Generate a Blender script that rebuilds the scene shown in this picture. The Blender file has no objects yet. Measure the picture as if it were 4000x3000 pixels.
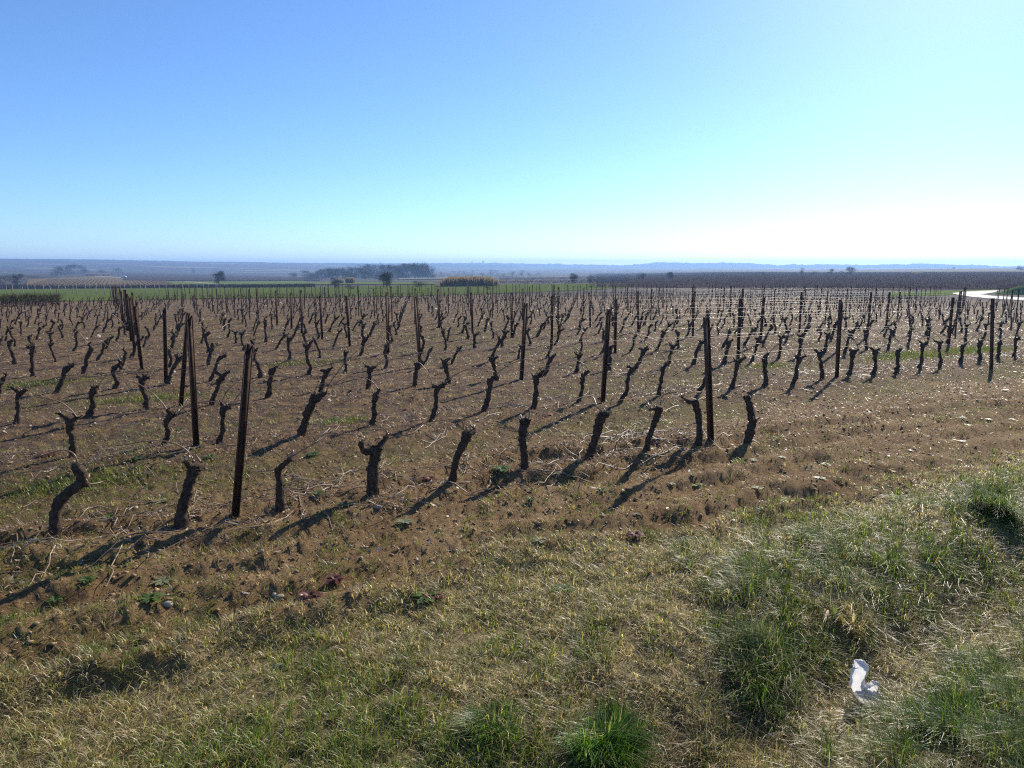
import bpy, math, random
import numpy as np
from mathutils import Vector, Matrix

# ------------------------------------------------------------------ camera, sky, sun, exposure
SC = bpy.context.scene
COL = SC.collection
R = math.radians
FPX, HOR, CAMH = 2700.0, 1040.0, 2.0          # focal length and horizon in photo pixels (4000 x 3000), eye height
PITCH = math.atan((1500 - HOR) / FPX)
cam_d = bpy.data.cameras.new('camera'); cam = bpy.data.objects.new('camera', cam_d); COL.objects.link(cam)
cam.location = (0, 0, CAMH); cam.rotation_euler = (math.pi / 2 - PITCH, 0, 0)
cam_d.sensor_width = 36; cam_d.lens = 36 * FPX / 4000; cam_d.clip_start = 0.05; cam_d.clip_end = 60000
SC.camera = cam

SUN_AZ, SUN_EL = R(32.6), R(29.0)              # bearing right of the view axis, height
world = bpy.data.worlds.new('World'); SC.world = world; world.use_nodes = True
wn = world.node_tree; bg = wn.nodes['Background']
sky = wn.nodes.new('ShaderNodeTexSky'); sky.sky_type = 'NISHITA'; sky.sun_disc = False
sky.sun_elevation = SUN_EL; sky.sun_rotation = SUN_AZ
sky.air_density = 0.82; sky.dust_density = 0.22; sky.ozone_density = 7.8; sky.altitude = 60
wn.links.new(sky.outputs[0], bg.inputs[0]); bg.inputs[1].default_value = 0.116
sun_d = bpy.data.lights.new('sun', 'SUN'); sun_d.energy = 5.0; sun_d.angle = R(0.53); sun_d.color = (1.0, 0.93, 0.80)
sun = bpy.data.objects.new('sun', sun_d); COL.objects.link(sun)
to_sun = Vector((math.sin(SUN_AZ) * math.cos(SUN_EL), math.cos(SUN_AZ) * math.cos(SUN_EL), math.sin(SUN_EL)))
sun.rotation_euler = to_sun.to_track_quat('Z', 'Y').to_euler()
vs = SC.view_settings; vs.view_transform = 'Standard'; vs.look = 'None'; vs.exposure = 0.65; vs.gamma = 1.0; vs.use_curve_mapping = False
SC.render.engine = 'CYCLES'
SC.cycles.use_denoising = False; SC.cycles.filter_width = 1.2; SC.cycles.max_bounces = 6; SC.cycles.diffuse_bounces = 3; SC.cycles.transmission_bounces = 3; SC.cycles.volume_bounces = 0

rng = np.random.default_rng(7)
random.seed(7)

# ------------------------------------------------------------------ helpers
def _hash(ix, iy, s):
    h = (np.asarray(ix, np.int64) * 374761393 + np.asarray(iy, np.int64) * 668265263 + s * 974634777) & 0x7fffffff
    h = ((h ^ (h >> 13)) * 1274126177) & 0x7fffffff
    return ((h ^ (h >> 16)) & 0xffff) / 65535.0
def vnoise(x, y, scale, seed=0):
    x = np.asarray(x, float) * scale; y = np.asarray(y, float) * scale
    ix, iy = np.floor(x), np.floor(y); fx, fy = x - ix, y - iy
    fx = fx * fx * (3 - 2 * fx); fy = fy * fy * (3 - 2 * fy)
    a = _hash(ix, iy, seed); b = _hash(ix + 1, iy, seed); c = _hash(ix, iy + 1, seed); d = _hash(ix + 1, iy + 1, seed)
    return (a + (b - a) * fx) * (1 - fy) + (c + (d - c) * fx) * fy
def fbm(x, y, scale, seed=0, octv=3):
    t = 0; a = 0.5; n = 0
    for i in range(octv):
        t = t + a * vnoise(x, y, scale * 2 ** i, seed + i * 17); n += a; a *= 0.5
    return t / n
def sstep(a, b, x):
    t = np.clip((np.asarray(x, float) - a) / (b - a), 0, 1); return t * t * (3 - 2 * t)

CP, SP = math.cos(PITCH), math.sin(PITCH)
def ray(px, py):
    d = np.array([(px - 2000) / FPX, 1.0, -(py - 1500) / FPX])
    return np.array([d[0], CP * d[1] + SP * d[2], -SP * d[1] + CP * d[2]])
def flat(px, py, z=0.0):
    D = ray(px, py); t = (z - CAMH) / D[2]; return D[0] * t, D[1] * t
def project(p):
    x, y, z = p[0], p[1], p[2] - CAMH
    yc = CP * y - SP * z; zc = SP * y + CP * z
    return 2000 + FPX * x / yc, 1500 - FPX * zc / yc

# vineyard axes: U along the rows (bearing 60.3 deg), V across them
BU = R(60.3); UX, UY = math.sin(BU), math.cos(BU); VX, VY = -UY, UX
ROW0, ROWS, VSP = 5.77, 2.5, 0.79
def uv2xy(u, v): return u * UX + v * VX, u * UY + v * VY
def xy2uv(x, y): return x * UX + y * UY, x * VX + y * VY

# far relief: picture height of the ground at a few distances and bearings -> real elevation
_D = np.array([0.0, 8, 20, 45, 70, 90, 140, 260, 540, 900, 1500, 2300, 2800, 4000])
_X = np.array([-4000.0, 0, 1000, 2000, 3000, 4000, 8000])
def _zz(d, y): return CAMH - (y - HOR) / FPX * d
_Z = []
for far in ([1110, 1080, 1065, 1048, 1019, 1024], [1110, 1080, 1065, 1048, 1019, 1024], [1110, 1092, 1078, 1060, 1029, 1032],
            [1100, 1085, 1075, 1064, 1050, 1046], [1080, 1063, 1058, 1053, 1049, 1046], [1072, 1055, 1047, 1046, 1047, 1046], [1072, 1055, 1047, 1046, 1047, 1046]):
    col = [0.0, 0.0, -0.16, -0.62, -1.12, -1.6]
    z260 = _zz(260, far[0]); col.append(-1.6 + (z260 + 1.6) * 0.34); col.append(z260)
    for d, y in zip((540, 900, 1500, 2300, 2800), far[1:]): col.append(_zz(d, y))
    col.append(col[-1] - 25); _Z.append(col)
_Z = np.array(_Z)
def relief(x, y):
    x = np.asarray(x, float); y = np.asarray(y, float)
    d = np.hypot(x, y); b = 2000 + FPX * np.tan(np.clip(np.arctan2(x, np.maximum(y, 1e-6)), -1.15, 1.15))
    b = np.where(y <= 0, np.where(x > 0, 8000, -4000), b); b = np.clip(b, _X[0], _X[-1])
    j = np.clip(np.searchsorted(_X, b) - 1, 0, len(_X) - 2); tb = (b - _X[j]) / (_X[j + 1] - _X[j]); tb = tb * tb * (3 - 2 * tb)
    i = np.clip(np.searchsorted(_D, d) - 1, 0, len(_D) - 2); td = np.clip((d - _D[i]) / (_D[i + 1] - _D[i]), 0, 1)
    z0 = _Z[j, i] * (1 - td) + _Z[j, i + 1] * td; z1 = _Z[j + 1, i] * (1 - td) + _Z[j + 1, i + 1] * td
    return z0 * (1 - tb) + z1 * tb
# edge between the ploughed headland and the grass verge
_EDGE = np.array([flat(*p) for p in [(-2500, 3150), (-900, 2900), (0, 2680), (600, 2545), (1000, 2440), (1500, 2310), (1900, 2190), (2400, 2120), (2900, 2050), (3300, 1950), (4000, 1780), (4900, 1640), (6400, 1520)]])
def verge_s(x, y):
    """metres on the verge side of the field edge (negative = on the soil)"""
    return np.interp(x, _EDGE[:, 0], _EDGE[:, 1]) - y + 0.55 * (fbm(x, y, 1.3, 61) - 0.5) + 0.25 * (fbm(x, y, 5.0, 62) - 0.5)
_DITCH = np.array([flat(*p, -0.2) for p in [(1900, 3700), (2700, 3150), (3250, 2800), (3480, 2660), (3750, 2490), (4000, 2350), (4600, 2080), (5600, 1800)]])
def ditch_d(x, y):
    x = np.asarray(x, float); y = np.asarray(y, float); best = np.full(np.broadcast(x, y).shape, 1e9)
    for a, b in zip(_DITCH[:-1], _DITCH[1:]):
        ab = b - a; t = np.clip(((x - a[0]) * ab[0] + (y - a[1]) * ab[1]) / ab.dot(ab), 0, 1)
        best = np.minimum(best, np.hypot(x - a[0] - t * ab[0], y - a[1] - t * ab[1]))
    return best
def lush(x, y):
    """how tall and green the verge grass grows: the bank on the right"""
    s = verge_s(x, y)
    return sstep(0.75, 1.6, x + 0.9 * (fbm(x, y, 1.3, 71) - 0.5)) * sstep(0.15, 0.75, s + 0.5 * (fbm(x, y, 2.2, 72) - 0.5))
def height(x, y):
    x, y = np.broadcast_arrays(np.asarray(x, float), np.asarray(y, float)); shp = x.shape
    x = x.ravel(); y = y.ravel(); z = relief(x, y); k = np.nonzero(np.hypot(x, y) < 60)[0]
    if len(k): z[k] = z[k] + _near_height(x[k], y[k])
    return z.reshape(shp)
def _near_height(x, y):
    near = 1 - sstep(30, 60, np.hypot(x, y)); s = verge_s(x, y)
    v = xy2uv(x, y)[1]; soil = sstep(0.05, -0.1, s); verge = 1 - soil
    z = near * 0.05 * (fbm(x, y, 0.6, 3) - 0.5)
    z = z + near * soil * (0.035 * (fbm(x, y, 5.0, 5) - 0.5) + 0.05 * (np.maximum(fbm(x, y, 14.0, 8), 0.5) - 0.5) + 0.05 * (np.maximum(vnoise(x, y, 28, 9), 0.55) - 0.55))
    z = z + near * soil * 0.03 * np.cos((v - ROW0) / ROWS * 2 * np.pi) * sstep(4.9, 5.6, v)
    head = soil * sstep(-3.2, -2.4, s) * near                       # shallow wheel ruts along the headland
    z = z + head * 0.030 * np.sin(s * 2 * np.pi / 0.62 + 2.0 * fbm(x, y, 0.5, 14)) * fbm(x, y, 0.4, 15) * 2
    z = z - near * 0.07 * (1 - sstep(-0.9, 0.9, x)) * sstep(-0.02, 0.18, np.interp(x, _EDGE[:, 0], _EDGE[:, 1]) - y - 0.05 + 0.22 * (fbm(x, y, 3.0, 27) - 0.5)) + verge * near * (0.05 * (fbm(x, y, 3.0, 21) - 0.5) + 0.03 * (fbm(x, y, 11, 22) - 0.5))
    z = z + np.exp(-((s + 0.1) / 0.12) ** 2) * near * 0.035 * np.maximum(fbm(x, y, 1.5, 25) - 0.4, 0) * 3
    z = z + 0.05 * lush(x, y) * near
    return z - 0.25 * np.exp(-(ditch_d(x, y) / 0.40) ** 2) * near * sstep(0.1, 0.7, s)
def ground_at(px, py, dmax=9000):
    D = ray(px, py); t = np.geomspace(1.2, dmax, 500)
    for _ in range(4):
        below = np.nonzero(CAMH + D[2] * t < height(D[0] * t, D[1] * t))[0]
        i = below[0] if len(below) else len(t) - 1
        lo, hi = t[max(i - 1, 0)], t[i]; t = np.linspace(lo, hi, 24)
    return np.array([D[0] * hi, D[1] * hi, float(height(D[0] * hi, D[1] * hi))])
def at_dist(px, dist):
    """ground point at the bearing of picture column px, dist metres out"""
    b = math.atan((px - 2000) / FPX); x, y = dist * math.sin(b), dist * math.cos(b)
    return np.array([x, y, float(height(x, y))])
def on_plane(px, py, base):
    """point seen at (px, py) in the upright plane through base that faces the camera"""
    n = np.array([base[0], base[1], 0.0]); n /= np.linalg.norm(n)
    D = ray(px, py); t = (base - np.array([0, 0, CAMH])).dot(n) / D.dot(n)
    return np.array([0, 0, CAMH]) + D * t

def mesh_np(name, verts, faces, smooth=False, colors=None):
    """verts (n,3); faces: list of (m,k) index arrays"""
    me = bpy.data.meshes.new(name); verts = np.asarray(verts, np.float32)
    faces = [np.asarray(f, np.int32) for f in (faces if isinstance(faces, list) else [faces]) if len(f)]
    me.vertices.add(len(verts)); me.vertices.foreach_set('co', verts.ravel())
    nl = sum(f.size for f in faces); nf = sum(len(f) for f in faces)
    me.loops.add(nl); me.loops.foreach_set('vertex_index', np.concatenate([f.ravel() for f in faces]))
    me.polygons.add(nf); sizes = np.concatenate([np.full(len(f), f.shape[1], np.int32) for f in faces])
    me.polygons.foreach_set('loop_start', np.concatenate([[0], np.cumsum(sizes)[:-1]]).astype(np.int32))
    if smooth: me.polygons.foreach_set('use_smooth', np.ones(nf, bool))
    if colors is not None:
        c = np.ones((len(verts), 4), np.float32); c[:, :colors.shape[1]] = colors
        at = me.color_attributes.new('col', 'FLOAT_COLOR', 'POINT'); at.data.foreach_set('color', c.ravel())
    me.update(); me.validate(); return me
class MB:
    """collects vertices and faces of one mesh"""
    def __init__(s): s.v = []; s.f = {3: [], 4: []}; s.n = 0
    def add(s, verts, *faces):
        verts = np.asarray(verts, float); s.v.append(verts)
        for f in faces:
            f = np.asarray(f, int)
            if len(f): s.f[f.shape[1]].append(f + s.n)
        s.n += len(verts)
    def tube(s, pts, rad, sides=8, rough=0.0, flat_=1.0, cap=True):
        pts = np.asarray(pts, float); n = len(pts); rad = np.broadcast_to(np.asarray(rad, float), (n,))
        tan = np.gradient(pts, axis=0); tan /= np.linalg.norm(tan, axis=1)[:, None] + 1e-9
        ref = np.array([0.31, 0.17, 0.93]) if abs(tan[:, 2]).mean() < 0.8 else np.array([0.95, 0.3, 0.05])
        a = np.cross(tan, ref); a /= np.linalg.norm(a, axis=1)[:, None]; b = np.cross(tan, a)
        th = np.arange(sides) / sides * 2 * np.pi
        rr = rad[:, None] * (1 + rough * (rng.random((n, sides)) - 0.5) * 2)
        V = pts[:, None] + rr[..., None] * (np.cos(th)[None, :, None] * a[:, None] + flat_ * np.sin(th)[None, :, None] * b[:, None])
        V = V.reshape(-1, 3); i = np.arange(n - 1)[:, None] * sides + np.arange(sides)[None]; j = np.arange(n - 1)[:, None] * sides + (np.arange(sides)[None] + 1) % sides
        q = np.stack([i, j, j + sides, i + sides], -1).reshape(-1, 4); f3 = np.zeros((0, 3), int)
        if cap:
            V = np.vstack([V, pts[0], pts[-1]]); k = np.arange(sides); l = (k + 1) % sides; c0 = n * sides; base = (n - 1) * sides
            f3 = np.vstack([np.stack([l, k, np.full(sides, c0)], 1), np.stack([base + k, base + l, np.full(sides, c0 + 1)], 1)])
        s.add(V, q, f3)
    def box(s, c, h, rotz=0.0):
        c = np.asarray(c, float); v = np.array([[x, y, z] for x in (-1, 1) for y in (-1, 1) for z in (-1, 1)], float) * np.asarray(h)
        cz, sz = math.cos(rotz), math.sin(rotz); v = np.stack([v[:, 0] * cz - v[:, 1] * sz, v[:, 0] * sz + v[:, 1] * cz, v[:, 2]], 1) + c
        s.add(v, [[0, 1, 3, 2], [4, 6, 7, 5], [0, 4, 5, 1], [2, 3, 7, 6], [0, 2, 6, 4], [1, 5, 7, 3]])
    def lump(s, c, r, seed=0, rough=0.25, nu=8, nv=6, squash=1.0):
        rs = np.random.default_rng(seed); V = []
        for i in range(nv + 1):
            ph = math.pi * i / nv
            for j in range(nu):
                th = 2 * math.pi * j / nu; k = 1 + rough * (rs.random() - 0.5) * 2 if 0 < i < nv else 1
                V.append([k * math.sin(ph) * math.cos(th), k * math.sin(ph) * math.sin(th), math.cos(ph) * squash])
        V = np.array(V) * np.asarray(r) + np.asarray(c)
        q = [[i * nu + j, (i + 1) * nu + j, (i + 1) * nu + (j + 1) % nu, i * nu + (j + 1) % nu] for i in range(nv) for j in range(nu)]
        s.add(V, np.array(q))
    def mesh(s, name, smooth=True, colors=None):
        V = np.vstack(s.v); F = [np.vstack(f) for f in s.f.values() if f]
        return mesh_np(name, V, F, smooth, colors)
def obj(name, me, mat=None, parent=None):
    if mat is not None and len(me.materials) == 0: me.materials.append(mat)
    o = bpy.data.objects.new(name, me); COL.objects.link(o)
    if parent is not None: o.parent = parent
    return o
def tag(o, label=None, cat=None, group=None, kind=None):
    for k, v in (('label', label), ('category', cat), ('group', group), ('kind', kind)):
        if v: o[k] = v
    return o
def thing(name, label, cat, loc=(0, 0, 0), rotz=0.0, group=None, scale=1.0):
    o = bpy.data.objects.new(name, None); COL.objects.link(o); o.empty_display_size = 0.1
    o.location = loc; o.rotation_euler = (0, 0, rotz); o.scale = (scale,) * 3
    return tag(o, label, cat, group)
ONES = 'zeroth first second third fourth fifth sixth seventh eighth ninth tenth eleventh twelfth thirteenth fourteenth fifteenth sixteenth seventeenth eighteenth nineteenth'.split()
TENS = {2: ('twenty', 'twentieth'), 3: ('thirty', 'thirtieth'), 4: ('forty', 'fortieth'), 5: ('fifty', 'fiftieth'), 6: ('sixty', 'sixtieth'), 7: ('seventy', 'seventieth'), 8: ('eighty', 'eightieth'), 9: ('ninety', 'ninetieth')}
def nth(n):
    if n < 20: return ONES[n]
    t, o = divmod(n, 10)
    if t > 9: return str(n) + 'th'
    return TENS[t][1] if o == 0 else TENS[t][0] + '-' + ONES[o]

# ------------------------------------------------------------------ materials
def nodes(name):
    m = bpy.data.materials.new(name); m.use_nodes = True; nt = m.node_tree; return m, nt, nt.nodes, nt.links
def mixc(nt, a, b, fac, blend='MIX'):
    n = nt.nodes.new('ShaderNodeMix'); n.data_type = 'RGBA'; n.blend_type = blend
    for i, val in ((0, fac), (6, a), (7, b)):
        if hasattr(val, 'links'): nt.links.new(val, n.inputs[i])
        else: n.inputs[i].default_value = val if i == 0 else (*val, 1)
    return n.outputs[2]
def noise(nt, scale, detail=4, rough=0.6, vec=None):
    n = nt.nodes.new('ShaderNodeTexNoise'); n.inputs['Scale'].default_value = scale; n.inputs['Detail'].default_value = detail; n.inputs['Roughness'].default_value = rough
    if vec is not None: nt.links.new(vec, n.inputs['Vector'])
    return n.outputs['Fac']
def ramp(nt, src, a, b):
    n = nt.nodes.new('ShaderNodeMapRange'); n.interpolation_type = 'SMOOTHSTEP'; nt.links.new(src, n.inputs[0]); n.inputs[1].default_value = a; n.inputs[2].default_value = b; return n.outputs[0]
def wpos(nt): return nt.nodes.new('ShaderNodeNewGeometry').outputs['Position']
def bump(nt, src, strength, dist):
    n = nt.nodes.new('ShaderNodeBump'); n.inputs['Strength'].default_value = strength; n.inputs['Distance'].default_value = dist; nt.links.new(src, n.inputs['Height']); return n.outputs[0]
def mul(nt, a, b):
    n = nt.nodes.new('ShaderNodeMath'); n.operation = 'MULTIPLY'
    for i, v in ((0, a), (1, b)):
        if hasattr(v, 'links'): nt.links.new(v, n.inputs[i])
        else: n.inputs[i].default_value = v
    return n.outputs[0]
def simple(name, c1, c2, scale=8.0, rough=0.8, spec=0.3, metallic=0.0, bump_s=0.0, bump_d=0.01, bscale=None, obj_space=True):
    m, nt, N, L = nodes(name); p = N['Principled BSDF']
    vec = N.new('ShaderNodeTexCoord').outputs['Object'] if obj_space else wpos(nt)
    n = noise(nt, scale, 5, 0.65, vec); L.new(mixc(nt, c1, c2, ramp(nt, n, 0.32, 0.68)), p.inputs['Base Color'])
    p.inputs['Roughness'].default_value = rough; p.inputs['Specular IOR Level'].default_value = spec; p.inputs['Metallic'].default_value = metallic
    if bump_s: L.new(bump(nt, noise(nt, bscale or scale * 4, 4, 0.7, vec), bump_s, bump_d), p.inputs['Normal'])
    return m
def leafy(name, trans=0.4, rough=0.45, spec=0.35, tint=(1, 1, 1)):
    """thin plant tissue coloured by the vertex colour of each blade or leaf, lets light through"""
    m, nt, N, L = nodes(name); p = N['Principled BSDF']
    at = N.new('ShaderNodeAttribute'); at.attribute_name = 'col'; c = at.outputs['Color']
    L.new(c, p.inputs['Base Color']); p.inputs['Roughness'].default_value = rough; p.inputs['Specular IOR Level'].default_value = spec
    t = N.new('ShaderNodeBsdfTranslucent'); L.new(mixc(nt, c, (1.0, 1.0, 0.55), 1.0, 'MULTIPLY'), t.inputs['Color'])
    mx = N.new('ShaderNodeMixShader'); mx.inputs[0].default_value = trans; L.new(p.outputs[0], mx.inputs[1]); L.new(t.outputs[0], mx.inputs[2])
    L.new(mx.outputs[0], N['Material Output'].inputs['Surface']); return m
def ground_mat():
    m, nt, N, L = nodes('earth'); p = N['Principled BSDF']; w = wpos(nt)
    at = N.new('ShaderNodeAttribute'); at.attribute_name = 'col'; sep = N.new('ShaderNodeSeparateColor'); L.new(at.outputs['Color'], sep.inputs[0])
    verge, far, moss, rows = sep.outputs[0], sep.outputs[1], sep.outputs[2], at.outputs['Alpha']
    n1 = noise(nt, 1.4, 6, 0.65, w); n2 = noise(nt, 22, 5, 0.7, w); n3 = noise(nt, 110, 3, 0.6, w)
    soil = mixc(nt, (0.225, 0.135, 0.062), (0.355, 0.235, 0.118), ramp(nt, n1, 0.3, 0.7))
    soil = mixc(nt, soil, (0.115, 0.066, 0.030), mul(nt, ramp(nt, n2, 0.48, 0.7), 0.8))
    soil = mixc(nt, soil, (0.40, 0.28, 0.16), mul(nt, ramp(nt, n3, 0.62, 0.78), 0.6))
    soil = mixc(nt, soil, (0.125, 0.118, 0.028), mul(nt, mul(nt, moss, ramp(nt, n2, 0.34, 0.6)), 0.85))
    soil = mixc(nt, soil, (0.118, 0.078, 0.056), mul(nt, rows, ramp(nt, noise(nt, 5.0, 6, 0.7, w), 0.36, 0.56)))      # dead weed stems among the vines
    thatch = mixc(nt, (0.17, 0.128, 0.060), (0.44, 0.34, 0.18), ramp(nt, n2, 0.36, 0.66))
    thatch = mixc(nt, thatch, (0.075, 0.095, 0.028), mul(nt, ramp(nt, n1, 0.45, 0.65), 0.6))
    near = mixc(nt, soil, thatch, verge)
    mp = N.new('ShaderNodeMapping'); L.new(w, mp.inputs[0]); mp.inputs['Scale'].default_value = (0.006, 0.011, 0.0); mp.inputs['Rotation'].default_value = (0, 0, 0.5)
    vo = N.new('ShaderNodeTexVoronoi'); L.new(mp.outputs[0], vo.inputs['Vector']); vo.inputs['Scale'].default_value = 1.0; vo.inputs['Randomness'].default_value = 0.8
    sp = N.new('ShaderNodeSeparateColor'); L.new(vo.outputs['Color'], sp.inputs[0])
    fields = mixc(nt, (0.042, 0.032, 0.030), (0.078, 0.058, 0.045), sp.outputs[0])  # far land browns, darkened: shade within vines and hedges is painted in
    fields = mixc(nt, fields, (0.055, 0.062, 0.030), ramp(nt, sp.outputs[1], 0.74, 0.8))
    fields = mixc(nt, fields, (0.16, 0.125, 0.085), ramp(nt, sp.outputs[2], 0.90, 0.93))
    fields = mixc(nt, fields, (0.030, 0.028, 0.026), mul(nt, ramp(nt, noise(nt, 0.05, 5, 0.7, w), 0.5, 0.7), 0.5))
    L.new(mixc(nt, near, fields, far), p.inputs['Base Color'])
    p.inputs['Roughness'].default_value = 0.95; p.inputs['Specular IOR Level'].default_value = 0.08
    L.new(bump(nt, noise(nt, 38, 8, 0.8, w), 1.0, 0.05), p.inputs['Normal']); return m
M = {}
M['earth'] = ground_mat()
M['bark'] = simple('bark', (0.034, 0.022, 0.015), (0.105, 0.070, 0.046), 30, 0.95, 0.2, bump_s=1.0, bump_d=0.012, bscale=70)
M['old_bark'] = simple('old_bark', (0.036, 0.023, 0.017), (0.095, 0.062, 0.046), 12, 0.95, 0.2, obj_space=False)
M['cane'] = simple('cane', (0.16, 0.085, 0.045), (0.30, 0.19, 0.10), 14, 0.45, 0.5)
M['dry_cane'] = simple('dry_cane', (0.17, 0.10, 0.06), (0.36, 0.27, 0.18), 5, 0.5, 0.5, obj_space=False)
M['rust'] = simple('rust', (0.048, 0.024, 0.016), (0.135, 0.066, 0.038), 11, 0.75, 0.35, metallic=0.2, bump_s=0.35, bump_d=0.003, bscale=120)
M['wire'] = simple('wire', (0.24, 0.225, 0.21), (0.34, 0.32, 0.30), 6, 0.55, 0.3, metallic=0.5)
M['rust_wire'] = simple('rust_wire', (0.10, 0.07, 0.05), (0.2, 0.15, 0.11), 6, 0.5, 0.5, metallic=0.6)
M['stone'] = simple('stone', (0.24, 0.19, 0.14), (0.42, 0.36, 0.28), 20, 0.85, 0.3, bump_s=0.4, bump_d=0.004, bscale=90)
M['pebble'] = simple('pebble', (0.16, 0.092, 0.040), (0.33, 0.22, 0.11), 9, 0.8, 0.35, obj_space=False)
M['grass'] = leafy('grass', 0.58, 0.38, 0.4)
M['litter'] = leafy('litter', 0.35, 0.5, 0.3)
M['weed'] = leafy('weed', 0.4, 0.5, 0.2)
M['twig'] = simple('twig', (0.055, 0.042, 0.036), (0.105, 0.082, 0.068), 0.8, 0.9, 0.0, obj_space=False)
M['dark_twig'] = simple('dark_twig', (0.030, 0.025, 0.022), (0.062, 0.050, 0.042), 0.8, 0.9, 0.0, obj_space=False)
M['old_twig'] = simple('old_twig', (0.040, 0.028, 0.026), (0.080, 0.056, 0.050), 0.3, 0.9, 0.0, obj_space=False)
M['evergreen'] = simple('evergreen', (0.02, 0.03, 0.012), (0.05, 0.065, 0.025), 0.8, 0.85, 0.0, obj_space=False)
M['reed'] = simple('reed', (0.28, 0.18, 0.085), (0.42, 0.29, 0.15), 0.4, 0.85, 0.2, obj_space=False)
def reed_mat():
    m, nt, N, L = nodes('dry_reed'); p = N['Principled BSDF']; c = mixc(nt, (0.17, 0.125, 0.07), (0.27, 0.20, 0.115), ramp(nt, noise(nt, 0.5, 4, 0.6, wpos(nt)), 0.3, 0.7)); L.new(c, p.inputs['Base Color']); p.inputs['Roughness'].default_value = 0.9; p.inputs['Specular IOR Level'].default_value = 0.0
    t = N.new('ShaderNodeBsdfTranslucent'); L.new(c, t.inputs[0]); mx = N.new('ShaderNodeMixShader'); mx.inputs[0].default_value = 0.5; L.new(p.outputs[0], mx.inputs[1]); L.new(t.outputs[0], mx.inputs[2]); L.new(mx.outputs[0], N['Material Output'].inputs['Surface']); return m
M['reed'] = reed_mat()
M['red_cane'] = simple('red_cane', (0.07, 0.028, 0.022), (0.14, 0.062, 0.05), 2.0, 0.8, 0.0, obj_space=False)
M['green'] = simple('green_crop', (0.072, 0.098, 0.026), (0.108, 0.134, 0.040), 0.35, 0.9, 0.0, bump_s=0.6, bump_d=0.06, bscale=6, obj_space=False)
M['pale_green'] = simple('pale_green_crop', (0.10, 0.14, 0.035), (0.15, 0.18, 0.055), 0.2, 0.9, 0.0, obj_space=False)
M['tan_field'] = simple('tan_field', (0.13, 0.095, 0.055), (0.17, 0.13, 0.078), 0.15, 0.9, 0.0, obj_space=False)
M['brown_field'] = simple('brown_field', (0.050, 0.036, 0.033), (0.080, 0.058, 0.050), 0.2, 0.9, 0.0, obj_space=False)
M['track'] = simple('track_gravel', (0.40, 0.37, 0.32), (0.54, 0.50, 0.44), 0.9, 0.85, 0.3, obj_space=False)
M['dirt_track'] = simple('dirt_track', (0.22, 0.17, 0.12), (0.32, 0.26, 0.19), 0.5, 0.9, 0.3, obj_space=False)
M['stake'] = simple('grey_wood', (0.26, 0.23, 0.20), (0.38, 0.35, 0.31), 3, 0.85, 0.2)
M['hill'] = simple('wooded_hill', (0.035, 0.042, 0.025), (0.07, 0.072, 0.045), 0.012, 0.95, 0.0, obj_space=False)
M['plaster'] = simple('pale_plaster', (0.62, 0.58, 0.50), (0.74, 0.70, 0.62), 0.3, 0.85, 0.2)
M['rooftile'] = simple('roof_tile', (0.30, 0.14, 0.08), (0.40, 0.20, 0.12), 1.0, 0.85, 0.2)
M['dark'] = simple('dark_glass', (0.02, 0.022, 0.025), (0.03, 0.033, 0.036), 1.0, 0.2, 0.5)
M['van'] = simple('white_paint', (0.74, 0.75, 0.76), (0.80, 0.80, 0.80), 1.0, 0.3, 0.5)
M['tyre'] = simple('tyre_rubber', (0.02, 0.02, 0.02), (0.03, 0.03, 0.03), 5, 0.8, 0.3)
def bag_mat():
    m, nt, N, L = nodes('plastic_film'); p = N['Principled BSDF']; p.inputs['Base Color'].default_value = (0.72, 0.72, 0.74, 1); p.inputs['Roughness'].default_value = 0.3
    t = N.new('ShaderNodeBsdfTranslucent'); t.inputs[0].default_value = (0.75, 0.75, 0.76, 1); mx = N.new('ShaderNodeMixShader'); mx.inputs[0].default_value = 0.45
    L.new(p.outputs[0], mx.inputs[1]); L.new(t.outputs[0], mx.inputs[2]); L.new(mx.outputs[0], N['Material Output'].inputs['Surface']); return m
M['bag'] = bag_mat()

# ------------------------------------------------------------------ the ground, one sheet out to the horizon
def moss_mask(x, y):
    v = xy2uv(x, y)[1]; k = (v - ROW0) / ROWS
    mid = 0.5 - 0.5 * np.cos(k * 2 * np.pi)                      # greener between the rows
    return sstep(0.42, 0.68, fbm(x, y, 0.45, 33) * 0.75 + 0.25 * mid * (v > 5))
def build_ground():
    rr = [0.25]
    while rr[-1] < 28: rr.append(rr[-1] * (1.03 if rr[-1] < 2.3 else 1.0098))
    while rr[-1] < 3900: rr.append(rr[-1] * 1.035)
    rr = np.array(rr)
    az = np.concatenate([np.linspace(-180, -46, 50)[:-1], np.linspace(-46, 46, 500), np.linspace(46, 180, 50)[1:-1]])
    az = np.radians(az); n = len(az)
    A, B = np.meshgrid(az, rr); X, Y = B * np.sin(A), B * np.cos(A); Z = height(X, Y)
    V = np.stack([X, Y, Z], -1).reshape(-1, 3)
    m = len(rr); i = np.arange(m - 1)[:, None] * n + np.arange(n)[None]; j = np.arange(m - 1)[:, None] * n + (np.arange(n)[None] + 1) % n
    q = np.stack([i, i + n, j + n, j], -1).reshape(-1, 4)
    q = q[:, ::-1]
    V = np.vstack([V, [0, 0, float(height(0, 0))]]); c = len(V) - 1; k = np.arange(n); f3 = np.stack([k, (k + 1) % n, np.full(n, c)], 1)
    x, y = V[:, 0], V[:, 1]; d = np.hypot(x, y); s = verge_s(x, y)
    col = np.stack([sstep(-0.06, 0.1, s) * (1 - sstep(40, 80, d)), sstep(75, 100, d), moss_mask(x, y), sstep(5.0, 9.0, xy2uv(x, y)[1])], 1)
    o = obj('ground', mesh_np('ground', V, [q, f3], True, col), M['earth']); tag(o, kind='structure'); return o
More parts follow.
